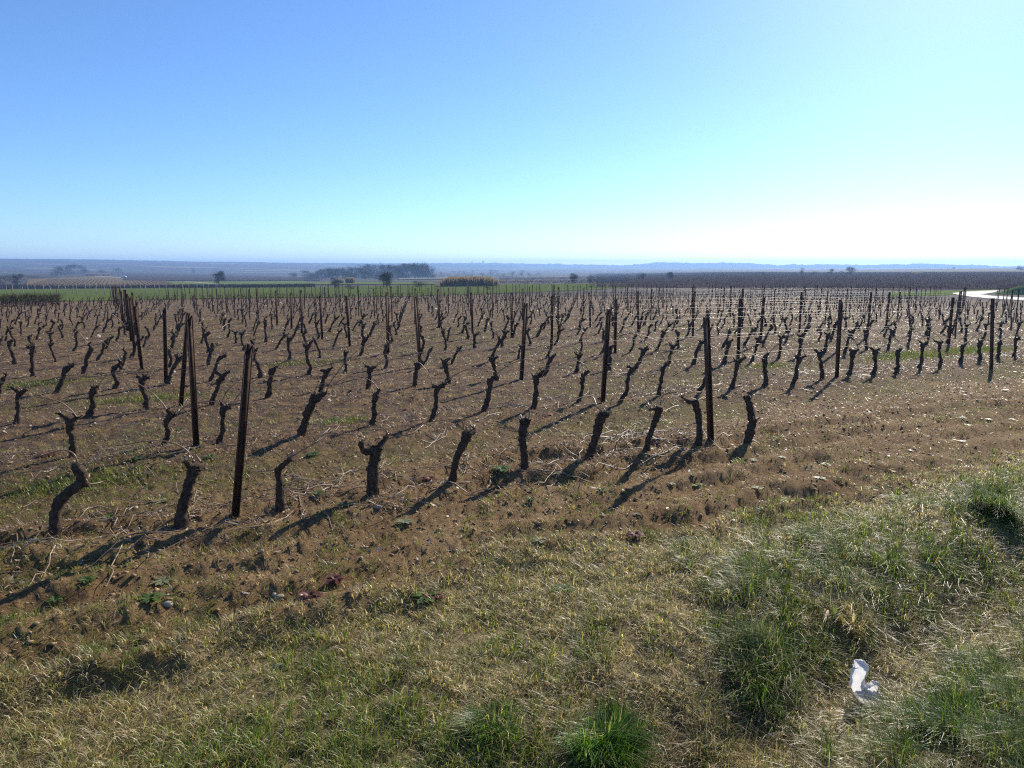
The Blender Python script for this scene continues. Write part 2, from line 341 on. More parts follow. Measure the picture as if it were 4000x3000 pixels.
build_ground()

# ------------------------------------------------------------------ fields, tracks and hills beyond
def sheet(name, near, far_, mat, n=24, m=8, lift=0.04, kind='structure', pix=True):
    """a sheet on the land between two edges (lists of picture columns/rows turned into ground points)"""
    def line(ps):
        P = np.array([ground_at(*p)[:2] for p in ps]) if pix else np.array(ps, float)
        t = np.linspace(0, 1, len(P)); u = np.linspace(0, 1, n + 1); return np.stack([np.interp(u, t, P[:, 0]), np.interp(u, t, P[:, 1])], 1)
    a, b = line(near), line(far_); t = np.linspace(0, 1, m + 1)[:, None, None]
    P = a[None] * (1 - t) + b[None] * t; Z = height(P[..., 0], P[..., 1]) + lift
    V = np.concatenate([P, Z[..., None]], -1).reshape(-1, 3); w = n + 1
    i = np.arange(m)[:, None] * w + np.arange(n)[None]; q = np.stack([i, i + 1, i + w + 1, i + w], -1).reshape(-1, 4)
    return tag(obj(name, mesh_np(name, V, q, True), mat), kind=kind)
sheet('green_field', [(-600, 1190), (380, 1176), (900, 1166), (1500, 1160), (2000, 1145), (2450, 1125)], [(-600, 1135), (380, 1128), (900, 1124), (1500, 1118), (2000, 1110), (2450, 1107)], M['green'], 40, 14)
sheet('green_field', [(640, 1112), (1250, 1112)], [(640, 1100), (1180, 1098)], M['pale_green'], 20, 6, 0.2)
sheet('green_field', [(1180, 1112), (1700, 1112)], [(1180, 1104), (1700, 1105)], M['pale_green'], 20, 6, 0.2)
sheet('stubble_field', [(100, 1118), (420, 1122), (700, 1114)], [(110, 1092), (400, 1078), (640, 1094)], M['tan_field'], 30, 10, 0.2)
sheet('brown_field', [(480, 1096), (900, 1097), (1250, 1097)], [(480, 1068), (900, 1074), (1250, 1082)], M['brown_field'], 30, 10, 0.3)
sheet('brown_field', [(2330, 1122), (3100, 1136), (3700, 1134), (4300, 1128)], [(2330, 1068), (3100, 1063), (3700, 1063), (4300, 1063)], M['brown_field'], 40, 20, 0.04)
sheet('track', [(370, 1080), (470, 1086), (560, 1093)], [(370, 1078), (470, 1083.5), (560, 1091)], M['dirt_track'], 16, 2, 0.25)
sheet('track', [(720, 1102), (790, 1108), (850, 1113)], [(725, 1100), (795, 1106), (860, 1111.5)], M['dirt_track'], 12, 2, 0.25)
sheet('track', [(1560, 1094), (1720, 1092), (1800, 1087)], [(1560, 1092), (1720, 1089.5), (1800, 1085.5)], M['dirt_track'], 14, 2, 0.8)
sheet('track', [(2020, 1086), (2220, 1086)], [(2020, 1084.5), (2220, 1084.5)], M['dirt_track'], 10, 1, 0.8)
sheet('track', [(870, 1050), (1130, 1056)], [(870, 1049), (1130, 1055)], M['dirt_track'], 10, 1, 1.5)
sheet('gravel_track', [(3722, 1149), (3790, 1160), (3880, 1168), (3990, 1174), (4300, 1188)], [(3722, 1146), (3800, 1147), (3880, 1157), (3990, 1163), (4300, 1172)], M['track'], 30, 6, 0.045)
sheet('gravel_track', [(3722, 1149), (3790, 1152), (3850, 1149), (3885, 1143), (3900, 1137)], [(3722, 1146), (3775, 1140.5), (3830, 1137.5), (3880, 1135.8), (3902, 1135.2)], M['track'], 30, 6, 0.06)
sheet('grass_strip', [(3480, 1162), (3730, 1152), (3780, 1139), (3920, 1133)], [(3480, 1140), (3700, 1136), (3790, 1132), (3920, 1129)], M['pale_green'], 30, 6, 0.03)

def hill(name, dist, crest, foot, depth, bumps, seed):
    xs = np.arange(crest[0][0], crest[-1][0] + 1, 5.0); yc = np.interp(xs, [c[0] for c in crest], [c[1] for c in crest])
    r = np.random.default_rng(seed); wob = fbm(xs, xs * 0 + seed, 0.012, seed, 3) - 0.5
    bm = np.maximum(fbm(xs, xs * 0 + 3.3, 0.07, seed + 5, 3) - 0.35, 0) * bumps
    b = np.arctan((xs - 2000) / FPX); V = []
    top = CAMH - (yc - HOR) / FPX * dist + (wob * 1.2 + bm) / FPX * dist
    for fr, w in ((0.0, 0.0), (0.25, 0.42), (0.5, 0.72), (0.75, 0.93), (1.0, 1.0), (1.5, 0.8), (2.2, 0.0)):
        dd = dist - depth + fr * depth; z = foot + (top - foot) * w
        V.append(np.stack([dd * np.sin(b), dd * np.cos(b), z + (fbm(xs, xs * 0 + fr * 9, 0.06, seed + 9) - 0.5) * 4 * (0 < w < 1)], 1))
    n = len(xs); V = np.vstack(V); i = np.arange(6)[:, None] * n + np.arange(n - 1)[None]
    return tag(obj(name, mesh_np(name, V, np.stack([i, i + 1, i + n + 1, i + n], -1).reshape(-1, 4), True), M['hill']), kind='structure')
hill('hills', 3500, [(1500, 1036), (1640, 1030), (1850, 1028), (2000, 1030), (2080, 1031), (2250, 1034), (2440, 1037), (2520, 1032), (2570, 1026), (2700, 1029), (2890, 1029), (2960, 1033), (3020, 1037), (3080, 1034), (3120, 1036), (3250, 1034), (3330, 1037), (3600, 1033), (3780, 1038), (4000, 1044), (4300, 1047)], -14, 450, 7, 4)
hill('hills', 2500, [(2460, 1062), (2540, 1056), (2620, 1053), (2740, 1047), (2800, 1050), (3000, 1053), (3150, 1052), (3400, 1054)], -20, 300, 6, 11)
hill('hills', 2900, [(-900, 1016), (-200, 1016), (0, 1017), (400, 1018), (800, 1024), (1200, 1028), (1700, 1030), (2000, 1036)], -20, 500, 3, 21)

# ------------------------------------------------------------------ vines
def gen_line(lean, hgt, s_amp, side, seed, n=11):
    r = np.random.default_rng(seed); t = np.linspace(0, 1, n)
    x = lean * t ** r.uniform(0.8, 1.5) + s_amp * np.sin(t * np.pi * 2 * r.uniform(0.7, 1.05) + r.uniform(-0.5, 0.3)) * t ** 0.5 * (1.15 - t)
    y = side * t + 0.5 * s_amp * np.sin(t * np.pi * 1.7 + r.uniform(0, 3)) * t
    z = hgt * t; j = 0.010 * (r.random((n, 2)) - 0.5) * 2; j[0] = 0
    P = np.stack([x + j[:, 0], y + j[:, 1], z], 1); P[0, 2] = -0.05
    rad = 0.0255 * (1 + 0.75 * np.exp(-t * 7) + 0.55 * np.exp(-((t - 0.97) / 0.16) ** 2) + 0.22 * (r.random(n) - 0.5) * 2) * r.uniform(0.85, 1.2)
    return P, rad
def refine(P, rad, k=3):
    P = np.asarray(P, float); t = np.arange(len(P)); u = np.linspace(0, len(P) - 1, (len(P) - 1) * k + 1); out = []
    for a in range(P.shape[1]):                                   # Catmull-Rom
        p = np.concatenate([[2 * P[0, a] - P[1, a]], P[:, a], [2 * P[-1, a] - P[-2, a]]]); i = np.minimum(u.astype(int), len(P) - 2); f = u - i
        p0, p1, p2, p3 = p[i], p[i + 1], p[i + 2], p[i + 3]
        out.append(0.5 * (2 * p1 + (p2 - p0) * f + (2 * p0 - 5 * p1 + 4 * p2 - p3) * f ** 2 + (3 * p1 - p0 - 3 * p2 + p3) * f ** 3))
    return np.stack(out, 1), np.interp(u, t, rad)
def trunk_mesh(P, rad, seed, k=3, sides=10, rough=0.16):
    mb = MB(); Q, r = refine(P, rad, k); rs = np.random.default_rng(seed)
    r = r * (1 + 0.12 * (rs.random(len(r)) - 0.5) * 2); mb.tube(Q, r, sides, rough)
    for q in rs.choice(len(Q) - 3, 5, replace=False) + 2:           # old knots
        a = rs.uniform(0, 6.28); mb.lump(Q[q] + r[q] * 0.7 * np.array([math.cos(a), math.sin(a), 0]), r[q] * rs.uniform(0.35, 0.7), int(rs.integers(999)), 0.3, 6, 4)
    for _ in range(int(k * 4)):                                       # shaggy strips of old bark
        q0 = int(rs.integers(0, max(1, len(Q) - 5))); q1 = min(len(Q) - 1, q0 + int(rs.integers(3, 8))); a = rs.uniform(0, 6.28); seg = Q[q0:q1 + 1]; off = np.array([math.cos(a), math.sin(a), 0]); tw = np.array([-math.sin(a), math.cos(a), 0]); lift = np.linspace(0.98, rs.uniform(1.05, 1.4), len(seg)) * r[q0:q1 + 1]
        c = seg + off * lift[:, None]; w_ = 0.004 + 0.12 * r[q0:q1 + 1][:, None]; V = np.stack([c - tw * w_, c + tw * w_], 1).reshape(-1, 3); e = np.arange(len(seg) - 1)[:, None] * 2; mb.add(V, np.concatenate([e, e + 1, e + 3, e + 2], 1))
    return mb.mesh('trunk')
def arm_mesh(P, r0, r1, seed, spurs=2):
    mb = MB(); rs = np.random.default_rng(seed); P = np.asarray(P, float)
    Q, r = refine(P, np.linspace(r0, r1, len(P)), 3); r = r * (1 + 0.2 * (rs.random(len(r)) - 0.5) * 2); mb.tube(Q, r, 8, 0.2)
    mb.lump(Q[-1], r1 * 1.25, int(rs.integers(999)), 0.3, 7, 5)
    for k in range(spurs):                                         # short pruned stubs
        a = rs.uniform(0, 6.28); p = Q[-1 - int(rs.integers(0, 2))]; d = np.array([math.cos(a) * 0.6, math.sin(a) * 0.6, rs.uniform(0.3, 1.1)]); d /= np.linalg.norm(d); l = rs.uniform(0.03, 0.075)
        mb.tube([p, p + d * l * 0.6, p + d * l], [0.011, 0.008, 0.007], 5, 0.15)
    return mb.mesh('arm')
def cane_mesh(P, r0, r1, k=4):
    mb = MB(); Q, r = refine(P, np.linspace(r0, r1, len(P)), k); mb.tube(Q, r * (1 + 0.12 * (np.arange(len(r)) % 4 == 0)), 5, 0.05); return mb.mesh('cane')
def rand_cane(p, rs, length, out):
    a = rs.uniform(-0.6, 0.6) + (0 if rs.random() < 0.5 else math.pi); up = rs.uniform(0.4, 1.2); d = np.array([math.cos(a), math.sin(a) * 0.6, 0.0]); P = [np.array(p)]
    v = np.array([d[0] * 0.5, d[1] * 0.5, up]); v /= np.linalg.norm(v)
    for i in range(6):
        P.append(P[-1] + v * length / 6); v = v + d * 0.28 * out + np.array([0, 0, -0.30 * out]) + (rs.random(3) - 0.5) * 0.35; v /= np.linalg.norm(v)
    return np.array(P)
class Vine: pass
def make_variant(seed):
    rs = np.random.default_rng(seed); V = Vine(); V.parts = []
    lean = rs.choice([rs.uniform(0.03, 0.24), rs.uniform(-0.10, 0.05)], p=[0.74, 0.26]); hgt = rs.uniform(0.34, 0.48)
    P, rad = gen_line(lean, hgt, rs.uniform(0.015, 0.085), rs.uniform(-0.1, 0.1), seed); V.P, V.rad, V.lean = P, rad, lean
    V.parts.append(('trunk', trunk_mesh(P, rad, seed), 'bark')); top = P[-1]; heads = []
    for k in range(int(rs.choice([1, 2, 2, 3]))):
        a = rs.uniform(-0.7, 0.7) + (math.pi if (k % 2) ^ (rs.random() < 0.3) else 0); L = rs.uniform(0.025, 0.10)
        d = np.array([math.cos(a) * L, math.sin(a) * L * 0.7, rs.uniform(0.0, 0.06)])
        A = [top - [0, 0, 0.02], top + d * 0.55 + [0, 0, -0.008], top + d]; heads.append(A[-1]); V.parts.append(('arm', arm_mesh(A, rad[-1] * 0.75, rs.uniform(0.014, 0.022), seed + k, int(rs.integers(2, 6))), 'bark'))
    for k in range(int(rs.choice([0, 1, 1, 2]))):
        V.parts.append(('cane', cane_mesh(rand_cane(heads[k % len(heads)], rs, rs.uniform(0.25, 0.9), rs.uniform(0.3, 1.2)), 0.0058, 0.003), 'cane'))
    return V
VARIANTS = [make_variant(100 + i) for i in range(40)]
ROT_U = math.atan2(UY, UX)
placed = []        # (row, u, x, y, how)
def lean_word(l): return 'leaning well to the right' if l > 0.2 else 'leaning a little right' if l > 0.07 else 'leaning left' if l < -0.05 else 'standing nearly upright'
def put_vine(var, x, y, rotz, scale, label, group):
    t = thing('grapevine', label, 'grapevine', (x, y, float(height(x, y)) - 0.005), rotz, group, scale)
    for nm, me, mt in var.parts: obj(nm, me, M[mt], t)
    return t
GV = 'pruned grapevines standing in rows'
# the ten vines of the front row, shaped one by one: trunk line (picture points, half widths), arms, canes
FRONT = [
 ([(217, 2090, 17), (216, 2020, 17), (232, 1965, 17), (268, 1925, 16), (308, 1897, 17), (326, 1878, 19), (316, 1852, 16), (300, 1828, 14), (297, 1812, 10)], [[(320, 1880, 14), (336, 1892, 10)]], [[(305, 1815), (290, 1780), (255, 1772), (200, 1782), (150, 1792)], [(325, 1898), (380, 1898), (430, 1893), (470, 1896)]], 'thick S-bent grapevine at the left end of the front row, head hooked back'),
 ([(715, 2056, 27), (711, 2012, 20), (720, 1960, 17), (736, 1905, 17), (752, 1860, 20), (760, 1835, 24), (762, 1816, 16)], [[(755, 1830, 16), (735, 1818, 13), (730, 1806, 10)], [(765, 1835, 16), (784, 1832, 13), (790, 1824, 11)]], [[(742, 1805), (736, 1770), (690, 1742), (600, 1735), (450, 1758)], [(760, 1810), (748, 1790), (742, 1782)]], 'stout grapevine with flared foot, just left of the nearest rusty post'),
 ([(1096, 1988, 19), (1093, 1940, 14), (1090, 1890, 11), (1086, 1850, 11), (1086, 1828, 13)], [[(1086, 1834, 12), (1110, 1808, 10), (1130, 1787, 9)]], [[(1135, 1785), (1185, 1760), (1230, 1722), (1290, 1702), (1400, 1690)], [(1082, 1832), (1040, 1842), (985, 1850)]], 'slim upright grapevine with forked top, just right of the nearest rusty post'),
 ([(1457, 1934, 24), (1455, 1870, 21), (1460, 1810, 19), (1468, 1768, 19), (1474, 1748, 22)], [[(1470, 1756, 17), (1432, 1760, 16), (1412, 1740, 14), (1411, 1724, 11)], [(1478, 1752, 14), (1492, 1736, 11), (1508, 1719, 10)]], [[(1508, 1719), (1550, 1705), (1600, 1690), (1660, 1670)]], 'thick T-headed grapevine with two stubby arms, fourth in the front row'),
 ([(1768, 1878, 17), (1773, 1830, 13), (1786, 1780, 13), (1806, 1740, 14), (1824, 1704, 16), (1832, 1688, 14)], [[(1826, 1700, 13), (1814, 1692, 12)], [(1832, 1696, 13), (1850, 1692, 9), (1855, 1682, 7)]], [[(1812, 1685), (1806, 1645), (1790, 1630), (1750, 1632), (1690, 1648)]], 'smooth right-leaning grapevine, fifth from the left in the front row'),
 ([(2051, 1832, 16), (2047, 1780, 13), (2041, 1730, 13), (2045, 1680, 17), (2055, 1652, 18), (2062, 1637, 13)], [[(2050, 1660, 14), (2040, 1646, 11)]], [[(2066, 1637), (2068, 1605), (2050, 1592), (2012, 1594), (1970, 1600)]], 'bulky grapevine swollen above the middle, sixth from the left in the front row'),
 ([(2297, 1790, 21), (2314, 1750, 15), (2328, 1700, 14), (2340, 1650, 16), (2350, 1624, 19), (2357, 1613, 14)], [[(2352, 1622, 14), (2370, 1616, 11)]], [[(2355, 1612), (2332, 1582), (2316, 1556), (2280, 1550), (2232, 1560)]], 'right-leaning grapevine with swollen foot, seventh from the left in the front row'),
 ([(2526, 1752, 14), (2534, 1712, 10), (2550, 1670, 10), (2564, 1632, 12), (2572, 1602, 13), (2576, 1586, 12)], [[(2568, 1596, 8), (2550, 1592, 6), (2538, 1592, 5)]], [[(2580, 1580), (2588, 1545), (2640, 1533), (2740, 1535)]], 'slender curved grapevine, eighth from the left in the front row'),
 ([(2729, 1727, 15), (2732, 1690, 11), (2729, 1640, 10), (2723, 1600, 11), (2716, 1574, 14), (2712, 1562, 12)], [[(2708, 1572, 10), (2688, 1566, 7), (2664, 1548, 4)]], [[(2662, 1548), (2640, 1540), (2600, 1538)]], 'upright grapevine standing beside the second rusty post of the front row'),
 ([(2922, 1724, 16), (2931, 1682, 16), (2938, 1650, 14), (2933, 1612, 11), (2925, 1575, 11), (2912, 1548, 10)], [[(2934, 1660, 11), (2947, 1646, 9)]], [[(2932, 1562), (2940, 1545), (2938, 1536)]], 'last grapevine at the right end of the front row, bent to the left on top'),
]
def front_vine(spec, idx):
    trunk, arms, canes, label = spec; base = ground_at(*trunk[0][:2]); d = math.hypot(base[0], base[1]); rs = np.random.default_rng(500 + idx)
    t = thing('grapevine', label, 'grapevine', base, 0, GV); back = np.array([base[0], base[1], 0]) / d
    def w(p, depth=0.0): return on_plane(p[0], p[1], base) - base + back * depth
    def wr(q): return q * 1.04 * d / FPX
    n = len(trunk); dep = np.cumsum(rs.uniform(-0.02, 0.02, n)); dep[0] = 0
    P = np.array([w(p, dep[i]) for i, p in enumerate(trunk)]); P[0, 2] -= 0.04
    obj('trunk', trunk_mesh(P, [wr(p[2]) for p in trunk], 700 + idx, 5, 13, 0.2), M['bark'], t)
    for k, a in enumerate(arms):
        A = np.array([w(p, dep[-1] + 0.03 * i * (1 if k % 2 else -1)) for i, p in enumerate(a)])
        am = obj('arm', arm_mesh(A, wr(a[0][2]), wr(a[-1][2]) * 0.9, 800 + idx * 5 + k, 0), M['bark'], t)
        for _ in range(3):                                           # short stubs left by the secateurs
            g_ = rs.uniform(0, 6.28); dv = np.array([math.cos(g_) * 0.6, math.sin(g_) * 0.6, rs.uniform(0.4, 1.2)]); dv /= np.linalg.norm(dv); l = rs.uniform(0.035, 0.09); mb = MB(); mb.tube([A[-1], A[-1] + dv * l * 0.6, A[-1] + dv * l + rs.normal(0, 0.006, 3)], [0.011, 0.008, 0.007], 6, 0.15); obj('spur', mb.mesh('spur'), M['cane'], am)
    for k, c in enumerate(canes):
        C = np.array([w(p, dep[-1] + rs.uniform(-0.05, 0.05) * i) for i, p in enumerate(c)]); obj('cane', cane_mesh(C, 0.0068, 0.0038), M['cane'], t)
    placed.append((0, base[0], base[1]))
for i, sp_ in enumerate(FRONT): front_vine(sp_, i)
# second and third rows: foot and head of each vine as seen
ROW2 = [(284, 1782, 290, 1633), (641, 1734, 680, 1613), (858, 1731, 885, 1585), (1176, 1702, 1244, 1544), (1452, 1662, 1468, 1544), (1683, 1644, 1712, 1508), (1890, 1607, 1918, 1481), (2081, 1594, 2097, 1467), (2260, 1571, 2282, 1463), (2423, 1567, 2470, 1438), (2570, 1549, 2597, 1436), (2728, 1530, 2768, 1450), (2861, 1517, 2886, 1409), (2986, 1508, 2992, 1395), (3096, 1504, 3128, 1398), (3212, 1480, 3193, 1378), (3318, 1465, 3342, 1371), (3412, 1465, 3417, 1369), (3501, 1455, 3513, 1369), (3591, 1440, 3603, 1342), (3668, 1435, 3675, 1337), (3752, 1418, 3769, 1349), (3827, 1412, 3832, 1340), (3894, 1402, 3894, 1335), (3960, 1394, 3969, 1325)]
ROW3 = [(63, 1654, 92, 1527), (340, 1625, 400, 1505), (574, 1599, 554, 1478), (827, 1580, 882, 1459), (1043, 1553, 1072, 1440), (1253, 1530, 1275, 1452), (1434, 1521, 1447, 1436), (1617, 1512, 1633, 1422), (1750, 1499, 1735, 1413), (1940, 1481, 1924, 1400), (2122, 1467, 2154, 1395), (2249, 1456, 2267, 1393), (2377, 1447, 2384, 1359), (2479, 1440, 2515, 1366), (2606, 1431, 2633, 1352), (2705, 1425, 2746, 1336), (2827, 1418, 2850, 1334), (2936, 1408, 2967, 1323), (3040, 1398, 3055, 1318), (3120, 1392, 3128, 1312), (3215, 1382, 3238, 1305), (3300, 1376, 3322, 1298), (3385, 1368, 3380, 1294), (3470, 1362, 3492, 1292), (3545, 1354, 3560, 1285), (3620, 1347, 3634, 1280), (3700, 1340, 3712, 1276), (3770, 1333, 3776, 1272), (3840, 1327, 3856, 1268), (3905, 1321, 3914, 1264), (3968, 1316, 3980, 1262)]
for row, data in ((1, ROW2), (2, ROW3)):
    cnt = 0
    for i, (bx, by, hx, hy) in enumerate(data):
        base = ground_at(bx, by); d = math.hypot(base[0], base[1]); rs = np.random.default_rng(900 + row * 50 + i)
        head = on_plane(hx, hy, base) - base; lean, hg = float(head[0]), max(0.34, float(head[2]))
        V = Vine(); V.parts = []; P, rad = gen_line(lean, hg, rs.uniform(0.015, 0.06), rs.uniform(-0.06, 0.06), 1200 + row * 50 + i); P[:, 0] += (lean - P[-1, 0]) * np.linspace(0, 1, len(P)); rad = rad * 1.12
        if row == 1 and i == 3: rad = rad * 1.15
        V.parts.append(('trunk', trunk_mesh(P, rad, 40 + i, 3, 10), 'bark')); heads = []
        for k in range(int(rs.choice([1, 2, 2, 3]))):
            a = rs.uniform(-0.6, 0.6) + math.pi * (k % 2); L = rs.uniform(0.03, 0.11); dv = np.array([math.cos(a) * L, math.sin(a) * L, rs.uniform(-0.01, 0.06)])
            A = [P[-1] - [0, 0, 0.02], P[-1] + dv * 0.55, P[-1] + dv]; heads.append(A[-1]); V.parts.append(('arm', arm_mesh(A, rad[-1] * 0.75, rs.uniform(0.014, 0.02), i * 7 + k, int(rs.integers(1, 4))), 'bark'))
        for k in range(int(rs.choice([1, 1, 2, 2])) if row == 1 else int(rs.choice([0, 1, 1]))):
            V.parts.append(('cane', cane_mesh(rand_cane(heads[k % len(heads)], rs, rs.uniform(0.3, 1.1), rs.uniform(0.5, 1.3)), 0.0062, 0.0034), 'cane'))
        inframe = 0 <= bx <= 4000; cnt += inframe
        lab = f'pruned grapevine {lean_word(lean)}, {nth(cnt)} from the left in the {nth(row + 1)} row'
        put_vine(V, base[0], base[1], 0, 1.0, lab, GV); placed.append((row, base[0], base[1]))
# further rows on the planting grid
grid = []
for k in range(3, 34):
    v = ROW0 + k * ROWS
    for n in range(-70, 190):
        if rng.random() < 0.05: continue
        u = n * VSP + rng.uniform(-0.09, 0.09) + 0.21 * k; vv = v + rng.uniform(-0.10, 0.10); x, y = uv2xy(u, vv)
        if y < 3: continue
        z = float(relief(x, y)); px, py = project((x, y, z))
        if px < -260 or px > 4260: continue
        lim = np.interp(px, [-300, 250, 520, 1000, 1700, 2300, 2700, 3400, 3720, 3900, 4300], [1192, 1186, 1170, 1163, 1158, 1155, 1146, 1150, 1180, 1192, 1205])
        if py < lim: continue
        grid.append((math.hypot(x, y), k, u, x, y, px))
grid.sort()
NSINGLE = 300 - len(placed)
single = sorted(grid[:NSINGLE], key=lambda g: (g[1], g[2])); rest = grid[NSINGLE:]
count = {}
for d, k, u, x, y, px in single:
    var = VARIANTS[int(rng.integers(len(VARIANTS)))]; count[k] = count.get(k, 0) + (0 <= px <= 4000)
    where = f'{nth(max(count[k], 1))} from the left in the {nth(k + 1)} row' if 0 <= px <= 4000 else f'{nth(sum(1 for g in single if g[1] == k and (px <= g[5] < 0 if px < 0 else 4000 < g[5] <= px)))} past the {"left" if px < 0 else "right"} edge in the {nth(k + 1)} row'
    put_vine(var, x, y, ROT_U + rng.normal(0, 0.4), rng.uniform(0.82, 1.18), f'pruned grapevine {lean_word(var.lean)}, {where}', GV)
# the many small ones behind: one mass of low-detail vines
def far_vines(name, pts, label, scale=1.0, sides=4):
    protos = []
    for i in range(10):
        rs = np.random.default_rng(3000 + i); mb = MB(); P, rad = gen_line(rs.choice([rs.uniform(0.04, 0.28), rs.uniform(-0.12, 0.05)], p=[0.72, 0.28]), rs.uniform(0.34, 0.47), rs.uniform(0.02, 0.08), rs.uniform(-0.1, 0.1), 3000 + i, 6)
        mb.tube(P, rad * 1.05, sides, 0.15)
        for k in range(2):
            a = rs.uniform(-0.7, 0.7) + math.pi * k; dv = np.array([math.cos(a), math.sin(a), rs.uniform(0.1, 0.7)]) * rs.uniform(0.03, 0.10); mb.tube([P[-1], P[-1] + dv], [rad[-1] * 0.7, 0.014], 3, 0.1)
        p = P[-1]; mb.tube([p, p + [rs.uniform(-0.2, 0.2), 0, 0.18], p + [rs.uniform(-0.4, 0.4), rs.uniform(-0.2, 0.2), rs.uniform(0.1, 0.3)]], [0.006, 0.005, 0.004], 3, cap=False)
        protos.append((np.vstack(mb.v), np.vstack(mb.f[4]), np.vstack(mb.f[3])))
    Vs, Q, T, n = [], [], [], 0
    for x, y in pts:
        v, q, t = protos[int(rng.integers(10))]; a = ROT_U + rng.normal(0, 0.4); c, s = math.cos(a), math.sin(a); sc = rng.uniform(0.88, 1.15) * scale
        z = float(relief(x, y)); Vs.append(np.stack([(v[:, 0] * c - v[:, 1] * s) * sc + x, (v[:, 0] * s + v[:, 1] * c) * sc + y, v[:, 2] * sc + z], 1)); Q.append(q + n); T.append(t + n); n += len(v)
    return tag(obj(name, mesh_np(name, np.vstack(Vs), [np.vstack(Q), np.vstack(T)], True), M['old_bark']), label, kind='stuff')
far_vines('distant_vines', [(g[3], g[4]) for g in rest], 'countless small pruned vines filling the back of the vineyard')

# ------------------------------------------------------------------ posts and wires
def post_mesh(h, seed):
    """rolled steel channel: web, two flanges, hook tabs punched along one flange"""
    mb = MB(); w, t, dp = 0.021, 0.0028, 0.030; z0, z1 = -0.12, h
    mb.box((0, 0, (z0 + z1) / 2), (w, t, (z1 - z0) / 2))
    for s in (-1, 1): mb.box((s * (w - t * 0.5), -dp / 2 - t * 0.5, (z0 + z1) / 2 - 0.001), (t, dp / 2, (z1 - z0) / 2 - 0.001))
    V = np.vstack(mb.v); rs = np.random.default_rng(seed); bend = rs.uniform(-0.012, 0.012)
    mb.v = [V + np.stack([bend * np.sin(np.clip(V[:, 2] / h, 0, 1) * 3.1), 0 * V[:, 0], 0 * V[:, 0]], 1)]
    return mb.mesh('post', False)
def hook_mesh():
    mb = MB(); mb.tube([(0.022, -0.02, 0), (0.034, -0.02, 0.002), (0.040, -0.02, 0.012), (0.038, -0.02, 0.02)], 0.0028, 5); return mb.mesh('wire_hook')
def tie_mesh():
    mb = MB(); a = np.linspace(0, 2 * np.pi * 3, 40); mb.tube(np.stack([0.034 * np.cos(a), -0.012 + 0.030 * np.sin(a), 0.004 * a / 3], 1), 0.0020, 4); return mb.mesh('wire_tie')
POSTS = [post_mesh(h, i) for i, h in enumerate((1.34, 1.38, 1.42, 1.30, 1.46, 1.36))]; HOOK = hook_mesh(); TIE = tie_mesh()
GP = 'rusty steel trellis posts'
post_list = []
def put_post(x, y, top, label, mesh, detail):
    """top: horizontal offset of the post head (lean)"""
    z = float(height(x, y)); t = thing('trellis_post', label, 'post', (x, y, z), 0, GP)
    h = mesh.vertices[0].co.z; hh = 1.37
    t.rotation_euler = (-math.atan2(top[1], hh), math.atan2(top[0], hh), 0)
    b = obj('channel', mesh, M['rust'], t); b.rotation_euler = (0, 0, ROT_U + random.uniform(-0.25, 0.25))
    if detail:
        for zz in (0.56, 0.98, 1.26): k = obj('wire_hook', HOOK, M['rust'], t); k.location = (0, 0, zz); k.rotation_euler = (0, 0, ROT_U)
        k = obj('wire_tie', TIE, M['rust_wire'], t); k.location = (0, 0, 1.24); k.rotation_euler = (0, 0, ROT_U)
    post_list.append((x, y)); return t
def scaled_post(mesh, w):
    me = mesh.copy(); n = len(me.vertices); c = np.zeros(n * 3, np.float32); me.vertices.foreach_get('co', c); c = c.reshape(-1, 3); c[:, :2] *= w; me.vertices.foreach_set('co', c.ravel()); me.update(); return me
BIG = [scaled_post(p, 1.35) for p in POSTS]
def px_post(bx, by, tx, ty, label, mesh):
    b = ground_at(bx, by); tp = on_plane(tx, ty, b) - b; t = put_post(b[0], b[1], (tp[0], tp[1]), label, mesh, True)
    t.scale = (1, 1, float(np.linalg.norm(tp)) / max(v.co.z for v in mesh.vertices)); return b
KNOWN = {}
for row, ps in {0: [(918, 2015, 973, 1345), (2772, 1713, 2755, 1238)],
                1: [(765, 1740, 738, 1232), (2352, 1567, 2376, 1207), (3265, 1470, 3281, 1182), (3868, 1442, 3876, 1165)],
                2: [(650, 1503, 645, 1205), (2034, 1483, 2052, 1183), (2880, 1405, 2890, 1165)]}.items():
    for i, p in enumerate(ps):
        lab = {(0, 0): 'tall rusty post leaning right among the nearest vines of the front row', (0, 1): 'rusty post at the right end of the front row'}.get((row, i), f'rusty steel post, {nth(i + 1)} from the left in the {nth(row + 1)} row')
        KNOWN.setdefault(row, []).append(px_post(*p, lab, BIG[(row + i) % 6]))
b = ground_at(706, 1586); tp = on_plane(736, 1238, b) - b; t = put_post(b[0], b[1], (tp[0], tp[1]), 'slanting rusty brace post leaning on a taller post near the left', BIG[1], True)
cand = []
for k in range(2, 34):
    v = ROW0 + k * ROWS
    for j in range(0, 26):
        u = 0.62 + j * 4.95 - 0.012 * (v - ROW0) + rng.uniform(-0.15, 0.15); x, y = uv2xy(u, v + rng.uniform(-0.05, 0.05))
        if y < 4: continue
        z = float(relief(x, y)); px, py = project((x, y, z))
        if px < -60 or px > 4060 or any(np.hypot(x - a, y - c) < 1.6 for a, c in post_list): continue
        lim = np.interp(px, [-300, 250, 520, 1000, 1700, 2300, 2700, 3400, 3720, 3900, 4300], [1192, 1186, 1170, 1162, 1157, 1154, 1145, 1150, 1172, 1185, 1200])
        if py < lim: continue
        cand.append((math.hypot(x, y), k, j, x, y, px))
cand.sort(); more_posts = cand[290:]; cand = cand[:290]; cand.sort(key=lambda c: (c[1], c[5])); cnt = {2: 3}
